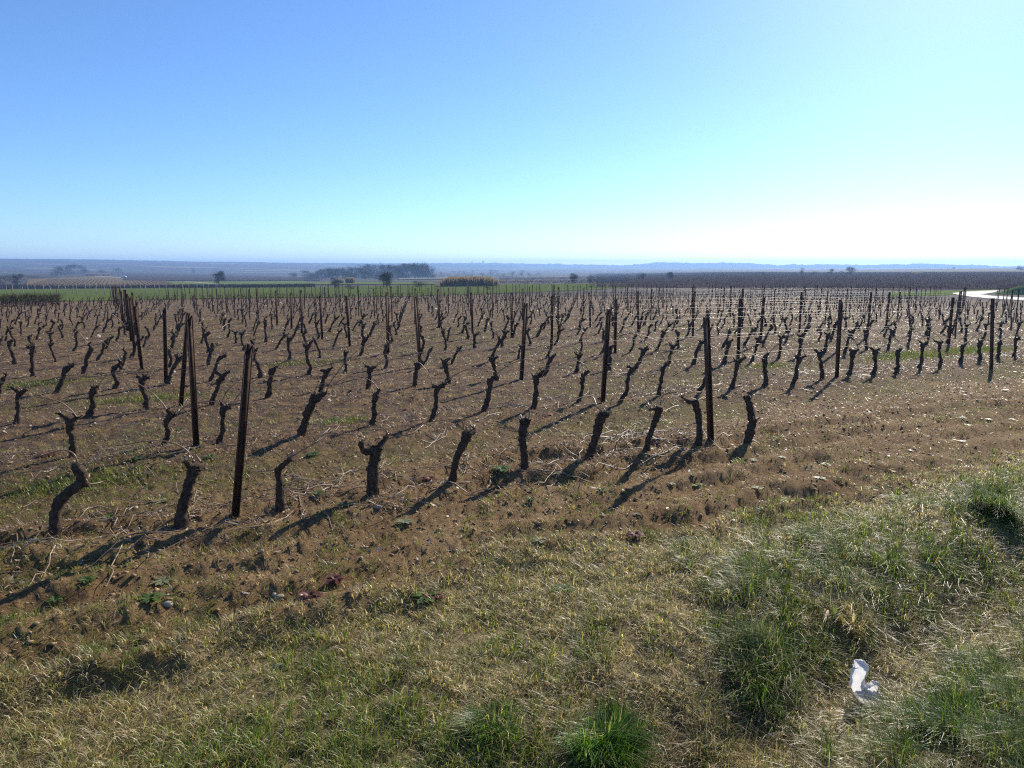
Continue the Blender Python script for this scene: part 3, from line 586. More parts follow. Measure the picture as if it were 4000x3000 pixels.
for d, k, j, x, y, px in cand:
    cnt[k] = cnt.get(k, 0) + 1
    lab = f'rusty steel post, {nth(cnt[k])} from the left in the {nth(k + 1)} row'
    tilt = (rng.normal(0, 0.035), rng.normal(0, 0.03))
    put_post(x, y, tilt, lab, (BIG if d < 30 else POSTS)[int(rng.integers(6))], d < 16)
mb = MB()
for d, k, j, x, y, px in more_posts:
    z = float(relief(x, y)); h = rng.uniform(1.25, 1.5); e = rng.normal(0, 0.04, 2); mb.tube([(x, y, z - 0.1), (x + e[0], y + e[1], z + h)], 0.022, 4)
if more_posts: tag(obj('distant_posts', mb.mesh('distant_posts', False), M['rust']), 'the farthest thin posts at the end of the vineyard', kind='stuff')
def wire(row, hgt, u0, u1, mat, label, rad):
    v = ROW0 + row * ROWS; us = np.arange(u0, u1, 0.62); x, y = uv2xy(us, v)
    if row == 0: pass
    z = relief(x, y) + hgt - 0.03 * np.abs(np.sin((us - 0.62) / 4.95 * np.pi)) + 0.012 * (rng.random(len(us)) - 0.5)
    mb = MB(); P = np.stack([x, y, z], 1) + np.stack([VX + 0 * us, VY + 0 * us, 0 * us], 1) * -0.03
    mb.tube(P, rad, 4, cap=False); return tag(obj('trellis_wire', mb.mesh('trellis_wire'), mat), label, 'wire', 'galvanised wires strung along the rows')
for k in range(0, 13):
    d = ROW0 + k * ROWS; rad = 0.0015 + 0.00002 * d
    u0 = 0.6 if k else 0.62; u1 = 5.6 if k == 0 else 60
    wire(k, 0.60, -6 if k < 6 else 0.6, u1, M['rust_wire'], f'lower wire strung at vine-head height along the {nth(k + 1)} row', rad)
    if k and k % 2: wire(k, 0.95, 0.6, u1, M['wire'], f'middle wire glinting in the sun along the {nth(k + 1)} row', rad)
    if k: wire(k, 1.24, 5.5 if k < 3 else 0.6, u1, M['wire'], f'top wire strung near the post heads along the {nth(k + 1)} row', rad)

# ------------------------------------------------------------------ grass, litter, pebbles
def blades(x, y, z, hgt, wid, az, lean, curl, col, tipmul=1.15):
    """one bent, tapering blade (3 triangles) per point"""
    n = len(x); dx, dy = np.cos(az), np.sin(az); sx, sy = -dy, dx
    def p(f, l): return x + dx * l, y + dy * l, z + f
    l1 = hgt * np.sin(lean) * 0.5; h1 = hgt * np.cos(lean) * 0.55
    l2 = hgt * np.sin(np.minimum(lean + curl, 1.9)) * 0.55 + l1; h2 = h1 + hgt * np.cos(np.minimum(lean + curl, 1.9)) * 0.5
    a = p(-0.01, 0.0 * l1); b = p(h1, l1); c = p(h2, l2); w0 = wid * 0.5; w1 = wid * 0.38
    V = np.empty((n, 5, 3))
    for k, (q, w) in enumerate(((a, -w0), (a, w0), (b, -w1), (b, w1), (c, 0 * w0))):
        V[:, k, 0] = q[0] + sx * w; V[:, k, 1] = q[1] + sy * w; V[:, k, 2] = q[2]
    i = np.arange(n)[:, None] * 5; F = np.concatenate([i + [0, 1, 3], i + [0, 3, 2], i + [2, 3, 4]], 1).reshape(-1, 3)
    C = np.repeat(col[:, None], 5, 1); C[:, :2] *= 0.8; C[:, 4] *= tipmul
    return V.reshape(-1, 3), F, C.reshape(-1, 3)
GREENS = np.array([[0.10, 0.165, 0.025], [0.14, 0.20, 0.035], [0.18, 0.22, 0.05], [0.07, 0.125, 0.022]])
DRYS = np.array([[0.48, 0.37, 0.21], [0.58, 0.47, 0.29], [0.34, 0.25, 0.13], [0.66, 0.57, 0.40]])
OLIVE = np.array([[0.23, 0.21, 0.07], [0.29, 0.25, 0.10], [0.20, 0.20, 0.06]])
def pick(pal, n): return pal[rng.integers(len(pal), size=n)] * rng.uniform(0.75, 1.25, (n, 1))
def fan(n, r0, r1, amax, power=0.0):
    """random ground points in a fan before the camera; power thins them with distance"""
    u = rng.random(n); e = 2 - power
    r = (r0 ** e + u * (r1 ** e - r0 ** e)) ** (1 / e) if abs(e) > 1e-6 else r0 * (r1 / r0) ** u
    a = rng.uniform(-amax, amax, n); return r * np.sin(a), r * np.cos(a), r
def grass_object(name, packs, label, mat='grass'):
    Vs, Fs, Cs, n = [], [], [], 0
    for V, F, C in packs: Vs.append(V); Fs.append(F + n); Cs.append(C); n += len(V)
    return tag(obj(name, mesh_np(name, np.vstack(Vs), np.vstack(Fs), False, np.clip(np.vstack(Cs), 0, 1)), M[mat]), label, kind='stuff')
AM = R(42)
def verge_grass():
    packs = []
    # worn turf: tufts of short blades with thin places between
    m = 28000; cx, cy, cr = fan(m, 1.5, 11.0, AM, 0.7); s = verge_s(cx, cy); L = lush(cx, cy)
    dens = sstep(-0.35, 0.4, s + 0.3 * (fbm(cx, cy, 4, 40) - 0.5)) * (0.5 + 0.9 * sstep(0.3, 0.6, fbm(cx, cy, 3.4, 41))); keep = rng.random(m) < dens * (1 - 0.35 * L); cx, cy, cr = cx[keep], cy[keep], cr[keep]
    g = fbm(cx, cy, 1.3, 42) + 0.5 * (fbm(cx, cy, 5, 43) - 0.5); nb = np.clip(30 * 3.0 / np.maximum(cr, 2.4), 11, 34).astype(int); idx = np.repeat(np.arange(len(cx)), nb); n = len(idx)
    rad = np.abs(rng.normal(0, 0.032, n)); a = rng.uniform(0, 6.283, n); x, y = cx[idx] + rad * np.cos(a), cy[idx] + rad * np.sin(a); u = rng.random(n)
    dry = u > 0.10 + 0.55 * sstep(0.40, 0.68, g[idx]); tone = rng.uniform(0.7, 1.25, len(cx))[idx][:, None]
    col = np.where(dry[:, None], pick(np.vstack([DRYS, DRYS, OLIVE]), n), pick(np.vstack([GREENS, GREENS * 1.2, OLIVE]), n)) * tone * 1.22
    h = rng.uniform(0.025, 0.085, n) * (0.6 + 0.9 * fbm(cx, cy, 2.1, 44)[idx]); lean = np.where(dry, rng.uniform(0.45, 1.45, n), rng.uniform(0.1, 1.0, n))
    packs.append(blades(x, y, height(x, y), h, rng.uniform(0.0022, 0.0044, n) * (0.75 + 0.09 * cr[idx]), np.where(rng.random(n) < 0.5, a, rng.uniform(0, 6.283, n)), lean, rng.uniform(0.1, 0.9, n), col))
    # tussocks of long grass on the bank
    m = 5200; cx, cy, cr = fan(m, 1.6, 13.0, AM, 0.7); L = lush(cx, cy); dd = ditch_d(cx, cy)
    bp = flat(3400, 2730, -0.15); nobag = np.hypot(cx - bp[0], cy - bp[1]) > 0.21
    keep = nobag & (rng.random(m) < L * (0.35 + 0.65 * (fbm(cx, cy, 1.6, 51) > 0.42)) * np.clip(dd / 0.3, 0.25, 1)); cx, cy, cr = cx[keep], cy[keep], cr[keep]
    nb = np.clip((112 * (3.2 / np.maximum(cr, 2.6))), 36, 150).astype(int)
    idx = np.repeat(np.arange(len(cx)), nb); n = len(idx); rad = np.abs(rng.normal(0, 0.055, n)) * (1 + 0.3 * rng.random(len(cx))[idx]); a = rng.uniform(0, 6.283, n)
    x, y = cx[idx] + rad * np.cos(a), cy[idx] + rad * np.sin(a); th = (rng.uniform(0.09, 0.23, len(cx)))[idx]; tone = rng.random(len(cx))[idx]
    u = rng.random(n); dry = u < 0.16 + 0.35 * (tone > 0.78)
    col = np.where(dry[:, None], pick(DRYS, n), pick(np.vstack([GREENS, GREENS[:2], OLIVE[:1]]), n) * (0.9 + 0.45 * tone[:, None]))
    comb = rng.normal(2.3, 0.5, len(cx))[idx]                              # wind-combed towards the left
    az = np.where(rng.random(n) < 0.55, a, comb + rng.normal(0, 0.4, n))
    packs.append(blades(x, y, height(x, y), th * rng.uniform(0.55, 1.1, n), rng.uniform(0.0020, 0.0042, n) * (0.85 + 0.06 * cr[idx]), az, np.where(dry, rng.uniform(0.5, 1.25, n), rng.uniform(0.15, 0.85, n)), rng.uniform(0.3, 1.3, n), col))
    # straw lying in the ditch and in patches
    x, y, r = fan(105000, 1.5, 8.0, AM, 0.8); dd = ditch_d(x, y); s = verge_s(x, y)
    dens = np.exp(-(dd / 0.42) ** 2) * sstep(0.1, 0.6, s) * 0.9 + 0.28 * (fbm(x, y, 2.0, 55) > 0.58) * (s > 0.2) * (x > -0.5); keep = rng.random(len(x)) < dens; x, y, r = x[keep], y[keep], r[keep]; n = len(x)
    packs.append(blades(x, y, height(x, y) + rng.uniform(0, 0.03, n), rng.uniform(0.05, 0.16, n), rng.uniform(0.0018, 0.0035, n), rng.uniform(0, 6.283, n), rng.uniform(0.9, 1.5, n), rng.uniform(0.0, 0.4, n), pick(DRYS, n)))
    grass_object('verge_grass', packs, 'rough dry and green grass covering the verge in the foreground')
verge_grass()
def field_grass():
    packs = []
    # little tufts scattered over the soil
    m = 16500; cx, cy, cr = fan(m, 2.6, 32, AM, 1.05); s = verge_s(cx, cy); mk = moss_mask(cx, cy)
    keep = (s < 0.0) & (rng.random(m) < 0.10 + 0.75 * mk * fbm(cx, cy, 1.8, 81) + 0.5 * np.exp(-(s / 0.5) ** 2) + 0.6 * (s > -2.0) * sstep(0.4, 0.7, fbm(cx, cy, 1.4, 82))); cx, cy, cr = cx[keep], cy[keep], cr[keep]
    nb = np.clip(34 * 4 / np.maximum(cr, 3), 7, 34).astype(int); idx = np.repeat(np.arange(len(cx)), nb); n = len(idx)
    rad = np.abs(rng.normal(0, 0.045, n)); a = rng.uniform(0, 6.283, n); x, y = cx[idx] + rad * np.cos(a), cy[idx] + rad * np.sin(a); tone = rng.random(len(cx))[idx]
    col = np.where((tone < 0.55)[:, None], pick(np.vstack([GREENS, GREENS[1:3] * 1.15]), n), np.where((tone < 0.82)[:, None], pick(OLIVE, n), pick(DRYS, n)))
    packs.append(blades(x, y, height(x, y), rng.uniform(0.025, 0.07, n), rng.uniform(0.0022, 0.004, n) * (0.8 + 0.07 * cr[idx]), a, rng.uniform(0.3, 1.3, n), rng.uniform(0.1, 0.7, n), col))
    # straw and dry stems lying everywhere
    x, y, r = fan(115000, 2.5, 45, AM, 1.25); s = verge_s(x, y); keep = (s < 0.1) & (rng.random(len(x)) < 0.2 + 0.9 * sstep(0.4, 0.62, fbm(x, y, 1.7, 86))); x, y, r = x[keep], y[keep], r[keep]; n = len(x)
    pal = np.array([[0.33, 0.21, 0.13], [0.42, 0.31, 0.20], [0.22, 0.12, 0.08], [0.28, 0.20, 0.09], [0.17, 0.09, 0.06]])
    packs.append(blades(x, y, height(x, y) + 0.002, rng.uniform(0.02, 0.075, n) * (1 + 0.03 * r), rng.uniform(0.002, 0.004, n) * (0.8 + 0.1 * r), rng.uniform(0, 6.283, n), rng.uniform(0.9, 1.5, n), rng.uniform(0, 0.4, n), pick(pal, n)))
    # clumps of dead pinkish-brown weed stems
    m = 15000; cx, cy, cr = fan(m, 4.5, 42, AM, 1.1); v = xy2uv(cx, cy)[1]; rowd = np.abs(((v - ROW0) / ROWS + 0.5) % 1 - 0.5); keep = (verge_s(cx, cy) < -0.8) & (v > 4.6) & (rng.random(m) < (0.35 + 0.65 * (rowd < 0.3)) * sstep(0.3, 0.6, fbm(cx, cy, 1.1, 88))); cx, cy, cr = cx[keep], cy[keep], cr[keep]
    nb = np.clip(22 * 6 / np.maximum(cr, 5), 8, 22).astype(int); idx = np.repeat(np.arange(len(cx)), nb); n = len(idx); rad = np.abs(rng.normal(0, 0.07, n)); a = rng.uniform(0, 6.283, n); x, y = cx[idx] + rad * np.cos(a), cy[idx] + rad * np.sin(a); pal = np.array([[0.20, 0.115, 0.085], [0.28, 0.18, 0.13], [0.13, 0.07, 0.055], [0.36, 0.27, 0.19], [0.17, 0.08, 0.07]])
    packs.append(blades(x, y, height(x, y), rng.uniform(0.03, 0.11, n), rng.uniform(0.0018, 0.0034, n) * (0.8 + 0.07 * cr[idx]), a, rng.uniform(0.4, 1.35, n), rng.uniform(0, 0.7, n), pick(pal, n)))
    # thin mossy turf between the rows
    x, y, r = fan(165000, 2.8, 40, AM, 1.3); s = verge_s(x, y); mk = moss_mask(x, y); keep = (s < 0.02) & (rng.random(len(x)) < 0.10 + 0.6 * mk * (0.3 + fbm(x, y, 2.2, 83))); x, y, r = x[keep], y[keep], r[keep]; n = len(x)
    u = rng.random(n); col = np.where((u < 0.36)[:, None], pick(GREENS, n), np.where((u < 0.76)[:, None], pick(OLIVE, n), pick(DRYS, n)))
    packs.append(blades(x, y, height(x, y), rng.uniform(0.012, 0.04, n) * (1 + 0.02 * r), rng.uniform(0.002, 0.0045, n) * (0.8 + 0.11 * r), rng.uniform(0, 6.283, n), rng.uniform(0.2, 1.4, n), rng.uniform(0, 0.8, n), col))
    # a few lusher patches
    for pxc, pyc, ru, rv, n in ((3560, 1392, 1.4, 0.5, 5200), (3800, 1372, 1.6, 0.45, 5200), (3000, 1430, 0.7, 0.25, 900), (1340, 1650, 0.4, 0.2, 700), (560, 1560, 0.9, 0.3, 1200), (120, 1500, 1.2, 0.4, 1500), (1180, 1420, 1.0, 0.3, 1200), (300, 1900, 0.6, 0.3, 1500)):
        p = ground_at(pxc, pyc); a = rng.normal(0, 0.5, n) * ru; c = rng.normal(0, 0.5, n) * rv; x = p[0] + a * UX + c * VX; y = p[1] + a * UY + c * VY
        packs.append(blades(x, y, height(x, y), rng.uniform(0.03, 0.085, n), rng.uniform(0.004, 0.008, n), rng.uniform(0, 6.283, n), rng.uniform(0.2, 1.1, n), rng.uniform(0, 0.8, n), pick(np.vstack([GREENS, GREENS, OLIVE]), n)))
    grass_object('field_grass', packs, 'thin grass and moss growing over the vineyard soil')
field_grass()
def litter():
    """curled dead leaves and straw bits that glint against the sun"""
    x, y, r = fan(155000, 2.6, 60, AM, 1.4); s = verge_s(x, y); v = xy2uv(x, y)[1]; rowd = np.abs(((v - ROW0) / ROWS + 0.5) % 1 - 0.5)
    keep = (s < 0.05) & (rng.random(len(x)) < np.where(v > 5.2, 0.35 + 0.65 * (rowd < 0.28), 0.25)); x, y, r = x[keep], y[keep], r[keep]; n = len(x)
    z = height(x, y) + 0.004; a = rng.uniform(0, 6.283, n); L = np.exp(rng.normal(math.log(0.008), 0.45, n)) * (0.9 + 0.05 * r); W = L * rng.uniform(0.2, 0.75, n); t1 = rng.normal(0, 0.45, n); t2 = rng.normal(0, 0.5, n)
    ex, ey = np.cos(a), np.sin(a); V = np.empty((n, 4, 3))
    for k, (fl, fw) in enumerate(((-1, 0), (0, -1), (1, 0), (0, 1))):
        V[:, k, 0] = x + ex * L * fl * np.cos(t1) - ey * W * fw; V[:, k, 1] = y + ey * L * fl * np.cos(t1) + ex * W * fw
        V[:, k, 2] = z + 0.004 + L * fl * np.sin(t1) * 0.6 + W * fw * np.sin(t2) + (0.25 * L if fw == 0 else 0)
    V[:, :, 2] += np.maximum(0, (z[:, None] - V[:, :, 2].min(1, keepdims=True)))
    i = np.arange(n)[:, None] * 4; F = np.concatenate([i + [0, 1, 2], i + [0, 2, 3]], 1).reshape(-1, 3)
    pal = np.array([[0.26, 0.15, 0.09], [0.36, 0.25, 0.15], [0.17, 0.09, 0.055], [0.44, 0.36, 0.27], [0.12, 0.06, 0.04], [0.28, 0.18, 0.13], [0.60, 0.54, 0.46]]); col = pal[rng.integers(len(pal), size=n)] * rng.uniform(0.7, 1.2, (n, 1))
    o = obj('dead_leaves', mesh_np('dead_leaves', V.reshape(-1, 3), F, False, np.repeat(col, 4, 0)), M['litter']); tag(o, 'dead leaves and straw bits strewn over the soil', kind='stuff')
litter()
def pebbles():
    base = np.array([[1, 0, 0], [0.2, 1, 0.1], [-1, 0.1, 0], [0, -1, 0.1], [0.1, 0, 0.8], [0, 0, -0.5]], float); F0 = np.array([[0, 1, 4], [1, 2, 4], [2, 3, 4], [3, 0, 4], [1, 0, 5], [2, 1, 5], [3, 2, 5], [0, 3, 5]])
    x, y, r = fan(56000, 2.3, 24, AM, 1.15); s = verge_s(x, y); keep = (s < 0.15) & (rng.random(len(x)) < 0.25 + 0.9 * (fbm(x, y, 0.9, 91) > 0.45)); x, y, r = x[keep], y[keep], r[keep]; n = len(x)
    sz = np.minimum(np.exp(rng.normal(math.log(0.0062), 0.6, n)) * (0.9 + 0.04 * r), 0.030); a = rng.uniform(0, 6.28, n); c, s_ = np.cos(a)[:, None], np.sin(a)[:, None]
    B = (base[None] + 0.35 * (rng.random((n, 6, 3)) - 0.5)) * np.stack([np.ones(n), rng.uniform(0.6, 1, n), rng.uniform(0.5, 1.0, n)], 1)[:, None] * sz[:, None, None]
    V = np.stack([B[..., 0] * c - B[..., 1] * s_ + x[:, None], B[..., 0] * s_ + B[..., 1] * c + y[:, None], B[..., 2] + height(x, y)[:, None] + sz[:, None] * 0.1], -1)
    F = (np.arange(n)[:, None, None] * 6 + F0[None]).reshape(-1, 3); tag(obj('pebbles', mesh_np('pebbles', V.reshape(-1, 3), F, True), M['pebble']), 'small pebbles and clods strewn over the headland', kind='stuff')
pebbles()
def prunings():
    mb = MB(); paths = []
    for i in range(1150):
        k = int(rng.choice([0, 0, 0, 1, 1, 2, 3, 4, 5, 6])); v = ROW0 + k * ROWS + rng.normal(0.15, 0.5); u = rng.uniform(-7, 26) if k else rng.uniform(-4.5, 6.2)
        if k == 0 and v < ROW0 - 0.5: continue
        L = rng.uniform(0.15, 0.75); a = ROT_U + rng.normal(0, 0.8) + math.pi * (rng.random() < 0.5) + np.cumsum(rng.normal(0, 0.28, 7)); x, y = uv2xy(u, v)
        paths.append(np.stack([x + np.cumsum(np.cos(a)) * L / 6, y + np.cumsum(np.sin(a)) * L / 6, np.maximum(0.006, 0.012 + 0.05 * np.sin(np.arange(7) * 0.9 + i) * (rng.random(7) < 0.4))], 1))
    A = np.array(paths); A[..., 2] += height(A[..., 0], A[..., 1])
    for P in A:
        mb.tube(P, np.linspace(0.0055, 0.0026, 7), 4, 0.1, cap=False)
        if rng.random() < 0.5:
            a = rng.uniform(0, 6.28); p = P[3]; e = p + np.array([math.cos(a) * 0.1, math.sin(a) * 0.1, 0.03]); mb.tube([p, (p + e) / 2 + [0, 0, 0.012], e], [0.003, 0.0025, 0.0015], 4, cap=False)
    tag(obj('vine_prunings', mb.mesh('vine_prunings'), M['dry_cane']), 'pale cut vine canes lying tangled along the vine rows', kind='stuff')
prunings()

# ------------------------------------------------------------------ single plants, stones and the bag
def rosette(px, py, size, pal, label, name='rosette_weed', cat='weed', upright=0.35, n=13, group='rosette weeds on the soil', seed=0):
    p = ground_at(px, py); rs = np.random.default_rng(seed + int(px)); t = thing(name, label, cat, p, rs.uniform(0, 6.28), group); mats = M['weed']
    for k in range(n):
        a = k * 2.4 + rs.uniform(-0.3, 0.3); el = upright * (0.35 + 0.9 * k / n) + rs.uniform(-0.08, 0.12); L = size * rs.uniform(0.7, 1.1) * (1 - 0.3 * k / n); W = L * rs.uniform(0.13, 0.2); V = []
        for q, w in ((0.0, 0.35), (0.3, 0.75), (0.62, 1.0), (0.85, 0.65), (1.0, 0.0)):
            rr_ = L * q * math.cos(el * (1 - 0.6 * q)); zz = 0.008 + L * q * math.sin(el * (1 - 0.75 * q))
            V += [(rr_, -W * w, zz + 0.12 * W * w), (rr_, 0, zz), (rr_, W * w, zz + 0.12 * W * w)]
        V = np.array(V); F = [[i * 3 + j, i * 3 + 3 + j, i * 3 + 4 + j, i * 3 + 1 + j] for i in range(4) for j in range(2)]
        c, s_ = math.cos(a), math.sin(a); V = np.stack([V[:, 0] * c - V[:, 1] * s_, V[:, 0] * s_ + V[:, 1] * c, V[:, 2]], 1)
        col = np.repeat((np.array(pal[int(rs.integers(len(pal)))]) * rs.uniform(0.8, 1.2))[None], len(V), 0); obj('leaf', mesh_np('leaf', V, np.array(F), True, col), mats, t)
    return t
GREY = [(0.24, 0.25, 0.13), (0.32, 0.32, 0.19), (0.19, 0.21, 0.10)]; GRN = [(0.09, 0.15, 0.03), (0.13, 0.19, 0.04), (0.07, 0.11, 0.025)]; REDP = [(0.17, 0.055, 0.05), (0.22, 0.095, 0.075), (0.12, 0.05, 0.04)]; LIME = [(0.22, 0.28, 0.05), (0.17, 0.24, 0.05)]
for i, (px, py, sz, kd, lab) in enumerate([
    (1580, 2042, 0.085, 'grey', 'flat grey-green rosette below the thick T-headed vine'), (2112, 2114, 0.075, 'grey', 'pale spreading rosette on bare soil in the middle of the headland'), (2490, 2010, 0.055, 'grey', 'small pale rosette right of the lime-green weed on the headland'),
    (2625, 1893, 0.055, 'grey', 'pale rosette below the slender curved vine of the front row'), (2720, 1900, 0.075, 'lime', 'bright lime-green weed on the headland below the right end of the front row'), (2175, 1850, 0.07, 'grey', 'grey-green rosette just right of the sixth front-row vine'),
    (2350, 1917, 0.06, 'green', 'dark green weed on the headland between two vine shadows'), (2705, 1858, 0.05, 'green', 'small green weed above the lime-green weed'), (2700, 1780, 0.05, 'green', 'small green weed under the second front-row post'),
    (2073, 1955, 0.065, 'green', 'dark green weed on the headland under the seventh front-row vine'), (2960, 1908, 0.06, 'grey', 'pale flat rosette on the headland toward the right'), (2945, 1800, 0.055, 'grey', 'pale rosette below the last front-row vine'),
    (1350, 1978, 0.10, 'green', 'leafy green weed in the shadow left of the T-headed vine'), (1240, 1930, 0.075, 'green', 'leafy green weed between the third and fourth front-row vines'), (1315, 1880, 0.06, 'grey', 'small grey rosette behind the third front-row vine'),
    (1220, 1780, 0.10, 'green', 'broad green weed behind the front row near the left middle'), (1960, 1838, 0.14, 'green', 'large dark green weed beside the sixth front-row vine'), (2240, 1865, 0.05, 'green', 'tiny green weed below the right-leaning seventh vine'),
    (430, 2022, 0.075, 'green', 'dark green weed between the two leftmost front-row vines'), (630, 1960, 0.075, 'grey', 'grey rosette left of the flared front-row vine'), (820, 1790, 0.10, 'green', 'dark green tufty weed right of the flared front-row vine'),
    (700, 1680, 0.08, 'green', 'green weed at the foot of the second-row post on the left'), (540, 1795, 0.09, 'green', 'green weed between the first and second rows on the left'), (490, 1765, 0.08, 'grey', 'grey-green weed behind the flared front-row vine'),
    (1070, 1590, 0.08, 'grey', 'pale rosette between the second and third rows on the left'), (1300, 1640, 0.10, 'green', 'bright green weed between the second and third rows'), (1430, 1690, 0.05, 'lime', 'small lime weed by the fifth second-row vine'),
    (340, 2270, 0.075, 'green', 'dark green weed on bare soil at the lower left'), (640, 2270, 0.10, 'grey', 'low grey-green weed patch on soil in the lower left'), (590, 2345, 0.10, 'green', 'broad-leaved weed among clods at the lower left'),
    (215, 2350, 0.08, 'green', 'dark green weed near the left edge above the grass'), (1660, 2340, 0.12, 'green', 'bushy green weed at the edge of the verge grass'), (2200, 2310, 0.10, 'green', 'broad-leaved green weed with pale leaves in the verge grass'),
    (3860, 1640, 0.06, 'grey', 'whitish rosette on the headland near the right edge'), (3955, 1640, 0.06, 'grey', 'whitish rosette beside another at the right edge'), (3780, 1662, 0.06, 'grey', 'whitish flat rosette on the headland left of two others'),
    (3755, 1725, 0.055, 'grey', 'pale rosette on the headland above the right bank'), (3560, 1762, 0.05, 'grey', 'small pale rosette on soil right of centre'), (3760, 1635, 0.06, 'green', 'dark green weed on the headland near the right edge'),
    (3225, 1818, 0.06, 'green', 'dark green weed on the soil below the right part of the headland'), (3055, 1788, 0.05, 'grey', 'grey weed low on the headland at the right'), (3200, 1870, 0.07, 'grey', 'patch of pale rosette leaves at the foot of the headland'),
    (3380, 1465, 0.08, 'grey', 'whitish weed between vines of the second row at the right'), (185, 1785, 0.15, 'red', 'dark red weed beside the leftmost second-row vine'), (1680, 1880, 0.10, 'red', 'red-brown dry weed left of the fifth front-row vine'),
    (1900, 1600, 0.07, 'red', 'reddish weed at the foot of a second-row vine'), (1580, 1605, 0.06, 'red', 'small red weed between the first and second rows'), (1210, 2340, 0.10, 'red', 'pink-leaved weed on the soil near the stones'),
    (1310, 2275, 0.09, 'red', 'withered red-brown weed casting a long shadow on the soil'), (1695, 2345, 0.09, 'red', 'withered brown clump at the edge of the verge'), (2485, 2100, 0.09, 'red', 'dark withered clump at the field edge in the middle'), (3100, 1440, 0.08, 'green', 'green weed between the vines right of centre')]):
    pal, up, n = {'grey': (GREY, 0.25, 13), 'green': (GRN, 0.75, 17), 'red': (REDP, 1.25, 26), 'lime': (LIME, 0.6, 16)}[kd]
    rosette(px, py, sz, pal, lab, 'rosette_weed' if kd == 'grey' else 'leafy_weed' if kd != 'red' else 'red_weed', 'weed', up, n, None, i)
def tussock(px, py, rad, hgt, nb, label, pal, dryp=0.1):
    """ragged tuft: sub-clumps of different height that flop their own way"""
    p = ground_at(px, py); n = nb; kc = 11; ca = rng.uniform(0, 6.283, kc); crd = rad * 0.8 * np.sqrt(rng.random(kc)); ch = rng.uniform(0.5, 1.15, kc); caz = rng.normal(2.4, 1.3, kc); ct = rng.uniform(0.65, 1.25, kc); cd = rng.random(kc) * 2 * dryp
    i = rng.integers(kc, size=n); r = np.abs(rng.normal(0, rad * 0.28, n)); a = rng.uniform(0, 6.283, n); x, y = crd[i] * np.cos(ca[i]) + r * np.cos(a), crd[i] * np.sin(ca[i]) + r * np.sin(a)
    z = height(x + p[0], y + p[1]) - p[2]; col = np.where((rng.random(n) < cd[i])[:, None], pick(DRYS, n), pick(pal, n)) * ct[i][:, None]; az = np.where(rng.random(n) < 0.6, np.arctan2(y, x) + rng.normal(0, 0.6, n), caz[i] + rng.normal(0, 0.5, n))
    V, F, C = blades(x, y, z, hgt * ch[i] * rng.uniform(0.5, 1.15, n), rng.uniform(0.0022, 0.0046, n), az, np.clip(rng.normal(0.45, 0.28, n), 0.02, 1.3), rng.uniform(0.3, 1.4, n), col)
    o = obj('grass_tussock', mesh_np('grass_tussock', V, F, False, np.clip(C, 0, 1)), M['grass']); o.location = p; return tag(o, label, 'grass tuft', 'separate tussocks in the verge')
BG = np.array([[0.11, 0.20, 0.028], [0.15, 0.25, 0.04], [0.085, 0.15, 0.024]])
tussock(2370, 2940, 0.16, 0.17, 2600, 'dense bright green grass tussock at the bottom edge of the picture', BG * [0.9, 1.05, 0.9], 0.06)
tussock(1930, 2850, 0.17, 0.12, 1700, 'spreading green tussock left of the brightest tussock at the bottom', BG * 0.95, 0.15)
tussock(2980, 2660, 0.24, 0.14, 2600, 'tall green tussock on the left rim of the ditch', BG, 0.35)
tussock(3890, 2000, 0.22, 0.24, 2400, 'dark green tussock on the bank at the right edge', BG * 0.7, 0.06)
tussock(3760, 2860, 0.22, 0.17, 2800, 'thick green grass clump at the lower right beyond the bag', BG * 0.95, 0.12)
tussock(2330, 2560, 0.10, 0.10, 500, 'small tussock in the middle of the worn turf', BG, 0.4)
tussock(2820, 2960, 0.20, 0.10, 1800, 'pale heap of dry straw grass at the bottom right of centre', DRYS, 0.6)
tussock(3330, 2450, 0.12, 0.16, 900, 'straw-coloured tuft on the slope just above the bag', DRYS, 0.6)
tussock(2330, 2470, 0.13, 0.09, 800, 'olive tussock in mid verge right of centre', np.vstack([OLIVE, BG]), 0.3)
def stone(px, py, s, label, seed):
    p = ground_at(px, py); mb = MB(); mb.lump((0, 0, 0), (s, s * 0.72, s * 0.55), seed, 0.12, 12, 8); me = mb.mesh('stone'); o = obj('stone', me, M['stone']); o.location = p + [0, 0, s * 0.22]; o.rotation_euler = (0.1, 0.1, seed); tag(o, label, 'stone', 'larger stones on the soil')
for i, (px, py, s, lab) in enumerate([(1478, 1984, 0.032, 'rounded pale stone just right of the foot of the T-headed vine'), (1092, 2336, 0.030, 'pale flat stone on bare soil left of the pink-leaved weed'), (1070, 2325, 0.020, 'small ochre stone beside the pale flat stone'), (1368, 2135, 0.017, 'small ochre pebble-like stone on the open soil'),
                                      (1350, 2188, 0.018, 'small stone in front of a group of stones on the soil'), (1412, 2180, 0.015, 'small brown stone at the right of the group on the soil'), (655, 2365, 0.036, 'brown stone among weeds at the lower left'), (1085, 2608, 0.030, 'pale stone half sunk in the verge grass'), (1022, 2155, 0.022, 'grey stone on soil below the third front-row vine'), (2715, 1655, 0.030, 'dark stone behind the right end of the front row')]): stone(px, py, s, lab, i + 3)
